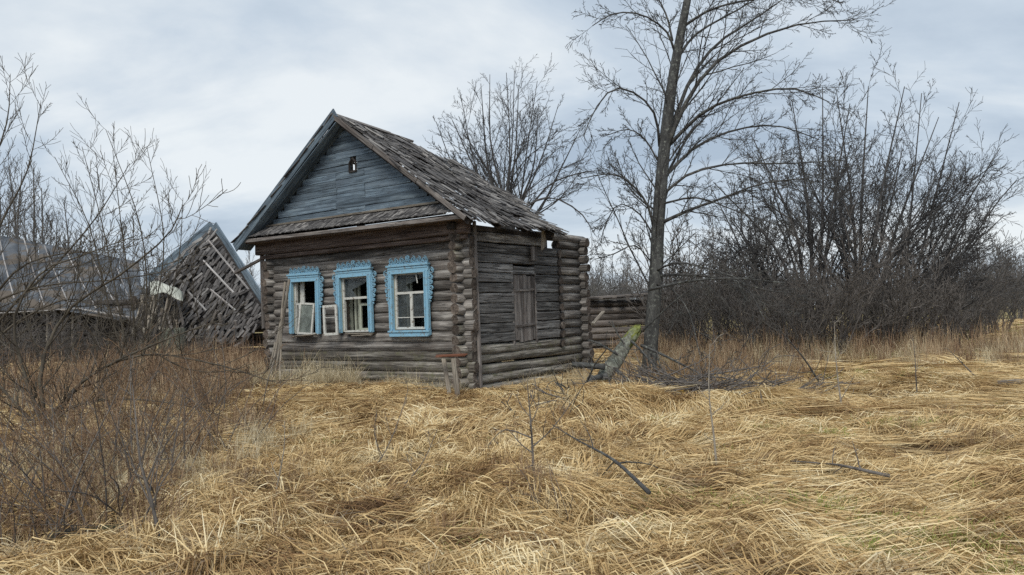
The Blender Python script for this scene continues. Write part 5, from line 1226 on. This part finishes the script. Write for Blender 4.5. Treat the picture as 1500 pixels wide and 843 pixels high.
# ---- the near meadow, blade by blade: locks of flattened sedge that follow the ground
def near_meadow(nl, per, seg=3):
    x, y = field(int(nl * 1.5), 3.9, 10.4, pw=1.15); k = len(x)
    bare = vnoise(x, y, 1.5, 71) + .55 * vnoise(x, y, 3.6, 72)
    ok = ((bare > -.22) | (RNG.uniform(0, 1, k) < .10)) & (RNG.uniform(0, 1, k) > tangle(x, y) * .8); x, y = x[ok][:nl], y[ok][:nl]; k = len(x)
    rough = 1 / (1 + np.exp((x - .5) * 1.3 + (y - 7) * .1)); tus_ = np.clip(vnoise(x, y, 1.9, 73), 0, 1)
    a = flow(x, y) + RNG.normal(0, .18 + .55 * rough, k); wild = RNG.uniform(0, 1, k) < .12 + .22 * rough; a = np.where(wild, RNG.uniform(0, 6.28, k), a)
    arch = RNG.uniform(0, 1, k) < (.08 + .40 * rough * (.25 + tus_)); H = np.where(arch, RNG.uniform(.05, .17, k), RNG.uniform(.004, .035, k))
    base = .03 + .05 * tus_ + RNG.uniform(0, .035, k); cl = RNG.normal(0, .14 + .22 * rough, k); L = RNG.uniform(.35, .85, k) * np.where(arch, .9, 1.1)
    tone = .41 + .26 * vnoise(x, y, 1.0, 74) + .12 * vnoise(x, y, 3.0, 75) + RNG.normal(0, .14, k)
    R = lambda v: np.repeat(v, per)[:, None]
    n = k * per; t = np.linspace(0, 1, seg + 1)[None, :]
    kink = np.where(RNG.uniform(0, 1, n) < .3, RNG.normal(0, .8, n), 0)[:, None]
    an = R(a) + RNG.normal(0, .19, n)[:, None] + kink * (t > .45) + (R(cl) + RNG.normal(0, .12, n)[:, None]) * t ** 1.2 * 1.6
    LL = R(L) * RNG.uniform(.6, 1.15, n)[:, None]; dx = np.full_like(an, 1.0 / seg) * LL; dx[:, 0] = 0
    X = R(x) + RNG.normal(0, .055, n)[:, None] + np.cumsum(dx * np.cos(an), 1); Y = R(y) + RNG.normal(0, .055, n)[:, None] + np.cumsum(dx * np.sin(an), 1)
    HH = R(H) * RNG.uniform(.6, 1.3, n)[:, None]
    Z = gz(X, Y) + R(base) * RNG.uniform(.1, 1.2, n)[:, None] * (1 - .5 * t) + HH * np.sin(PI * t ** .8) + .004
    Wd = RNG.uniform(.0042, .0088, n)[:, None] * np.clip(1.12 - t ** 2, .12, 1) * .5; tw = RNG.uniform(-.9, .9, n)[:, None]
    w = np.stack([-np.sin(an) * np.cos(tw) * Wd, np.cos(an) * np.cos(tw) * Wd, np.sin(tw) * Wd], -1); Pp = np.stack([X, Y, Z], -1)
    V = np.stack([Pp - w, Pp + w], 2).reshape(-1, 3); kk = 2 * (seg + 1); f = np.array([(2 * i, 2 * i + 1, 2 * i + 3, 2 * i + 2) for i in range(seg)])
    F = (f[None] + (np.arange(n) * kk)[:, None, None]).reshape(-1, 4); c = np.clip(R(tone) + RNG.normal(0, .17, n)[:, None] + .1, 0, 1); c = np.repeat(c, kk, 1).reshape(-1, 1); gk = np.where(RNG.uniform(0, 1, k) < .16, RNG.uniform(.3, .8, k), 0); gk = np.repeat(1 - R(gk) * RNG.uniform(.4, 1, n)[:, None], kk, 1).reshape(-1, 1); c = np.concatenate([c, gk], 1)
    return mk_mesh('near_grass', V, F, M['straw'], False, c)
tag(link('near_grass', near_meadow(11500, 14)), 'flattened straw of the near meadow lying in combed locks', 'grass', kind='stuff')
# ---- thin green shoots on the open meadow
gp = [mk_mesh('shoots', *(lambda q: (q[0], q[1]))(J := blades(26, .16, 3.2, (.05, .16), (.05, .14), (.004, .007), seg=3, curl=.4, mode='arch', droop=1.2)), M['greenblade'], False, J[2]) for i in range(3)]
x, y = field(4200, 4.2, 40, pw=1.2); ok = ~inhouse(x, y, .1) & (((vnoise(x, y, .7, 51) > .15) & (x > .15 * y)) | ((y > 24) & (x > 8) & (RNG.uniform(0, 1, 4200) < .7)) | (RNG.uniform(0, 1, 4200) < .03)); x, y = x[ok], y[ok]; k = len(x)
sc = RNG.uniform(.6, 1.1, k) * (1 + (y > 20) * .8)
scatter('green_grass', np.stack([x, y, gz(x, y) + .03], 1), np.stack([x * 0, x * 0, RNG.uniform(0, 6.28, k)], 1), np.stack([sc] * 3, 1), RNG.integers(0, 3, k), proto_col('shoot', gp), 'sparse fresh green blades among the dead grass', 'grass')
# ---- standing dead weeds
wp = []
for i in range(4):
    J = join([blades(16, .30, 3.2, (.0, .12), (.45, 1.15), (.007, .014), seg=4, curl=.4, tone=(.1, .8), mode='stem', up=True), blades(34, .34, 3.2, (.08, .35), (.3, .9), (.005, .010), seg=3, curl=.8, tone=(.2, 1), mode='arch', droop=1.0)])
    # side twigs near the heads
    wp.append(mk_mesh('weed', J[0], J[1], M['redstalk'], False, J[2]))
pp = []
for i in range(4):
    J = join([blades(26, .28, 3.2, (.1, .5), (.35, 1.0), (.005, .008), seg=5, curl=.5, tone=(.3, 1), mode='stem', up=True), blades(26, .2, 3.2, (.3, .6), (.3, .6), (.005, .008), seg=6, curl=.4, tone=(.3, 1), mode='arch', droop=1.4)])
    pp.append(mk_mesh('reed', J[0], J[1], M['strawpale'], False, J[2]))
wcol = proto_col('weed', wp); pcol = proto_col('reed', pp)
def zone(n, fx, fy):
    x = RNG.uniform(fx[0], fx[1], n); y = RNG.uniform(fy[0], fy[1], n); ok = ~inhouse(x, y, .1); return x[ok], y[ok]
def weeds(name, zones, col, label, nv=4):
    X, Y, Sx = [], [], []
    for n, fx, fy, s in zones:
        x, y = zone(n, fx, fy); X.append(x); Y.append(y); Sx.append(s * RNG.uniform(.65, 1.15, len(x)))
    x, y, s = map(np.concatenate, (X, Y, Sx)); k = len(x)
    scatter(name, np.stack([x, y, gz(x, y) - .02], 1), np.stack([RNG.normal(0, .08, k), RNG.normal(0, .08, k), RNG.uniform(0, 6.28, k)], 1), np.stack([s, s, s * RNG.uniform(.8, 1.2, k)], 1), RNG.integers(0, nv, k), col, label, 'weeds')
weeds('red_weeds', [(420, (-12.5, -5.9), (17.0, 25), 1.0), (160, (-9.5, -5.2), (13.0, 17.5), .75), (70, (-6.5, -3.6), (8.5, 12), .6), (50, (-4.6, -2.6), (5.8, 8), .5)], wcol, 'reddish brown dead weeds standing left of the log house')
weeds('tan_weeds', [(16, (.0, .55), (6.4, 7.2), .38), (70, (-4.5, 6), (7.5, 15), .32), (40, (-3.5, -.5), (5, 8), .3), (190, (3.3, 16), (19.8, 23), .95), (70, (2.2, 14), (17.5, 20), .6), (60, (2.2, 6.5), (16.6, 19.5), .8), (50, (1.8, 5.2), (12.8, 16.5), .5), (50, (3.0, 9), (23, 27), 1.0)], wcol, 'red brown and tan dead stalks standing along the foot of the thicket')
weeds('pale_reeds', [(42, (-5.6, -3.3), (16.0, 17.6), .85), (26, (-3.2, -1.0), (15.2, 16.6), .5), (24, (-.6, 1.6), (15.6, 18), .5), (16, (.4, 1.8), (15.6, 18), .55), (110, (3.5, 14), (17.5, 22.5), .8), (26, (-9.5, -5.6), (13.5, 20), .8), (60, (-6.5, -2.6), (6.8, 10.5), .6), (14, (-4.4, -2.4), (5.2, 6.2), .35)], pcol, 'pale bleached grass stems standing against the front wall')
# ---- far wood that closes the horizon: one mass of bare crowns
far_me = []
for k in range(4):
    ms = [c.data for c in SH[k].children]; Vs, Fs, o = [], [], 0
    for m_ in ms:
        v = np.empty(len(m_.vertices) * 3, np.float32); m_.vertices.foreach_get('co', v); f = np.empty(len(m_.loops), np.int32); m_.loops.foreach_get('vertex_index', f)
        Vs.append(v.reshape(-1, 3)); Fs.append(f.reshape(-1, 4) + o); o += len(m_.vertices)
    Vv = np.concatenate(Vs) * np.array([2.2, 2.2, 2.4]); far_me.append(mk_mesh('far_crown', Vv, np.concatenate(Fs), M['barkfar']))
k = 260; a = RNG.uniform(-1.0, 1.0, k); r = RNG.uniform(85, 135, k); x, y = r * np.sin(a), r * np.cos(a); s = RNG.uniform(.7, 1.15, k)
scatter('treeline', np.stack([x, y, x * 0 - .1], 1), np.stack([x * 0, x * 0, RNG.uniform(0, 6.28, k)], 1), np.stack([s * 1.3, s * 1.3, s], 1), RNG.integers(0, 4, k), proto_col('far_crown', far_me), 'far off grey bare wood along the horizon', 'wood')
print('script seconds', round(time.time() - T0, 1))
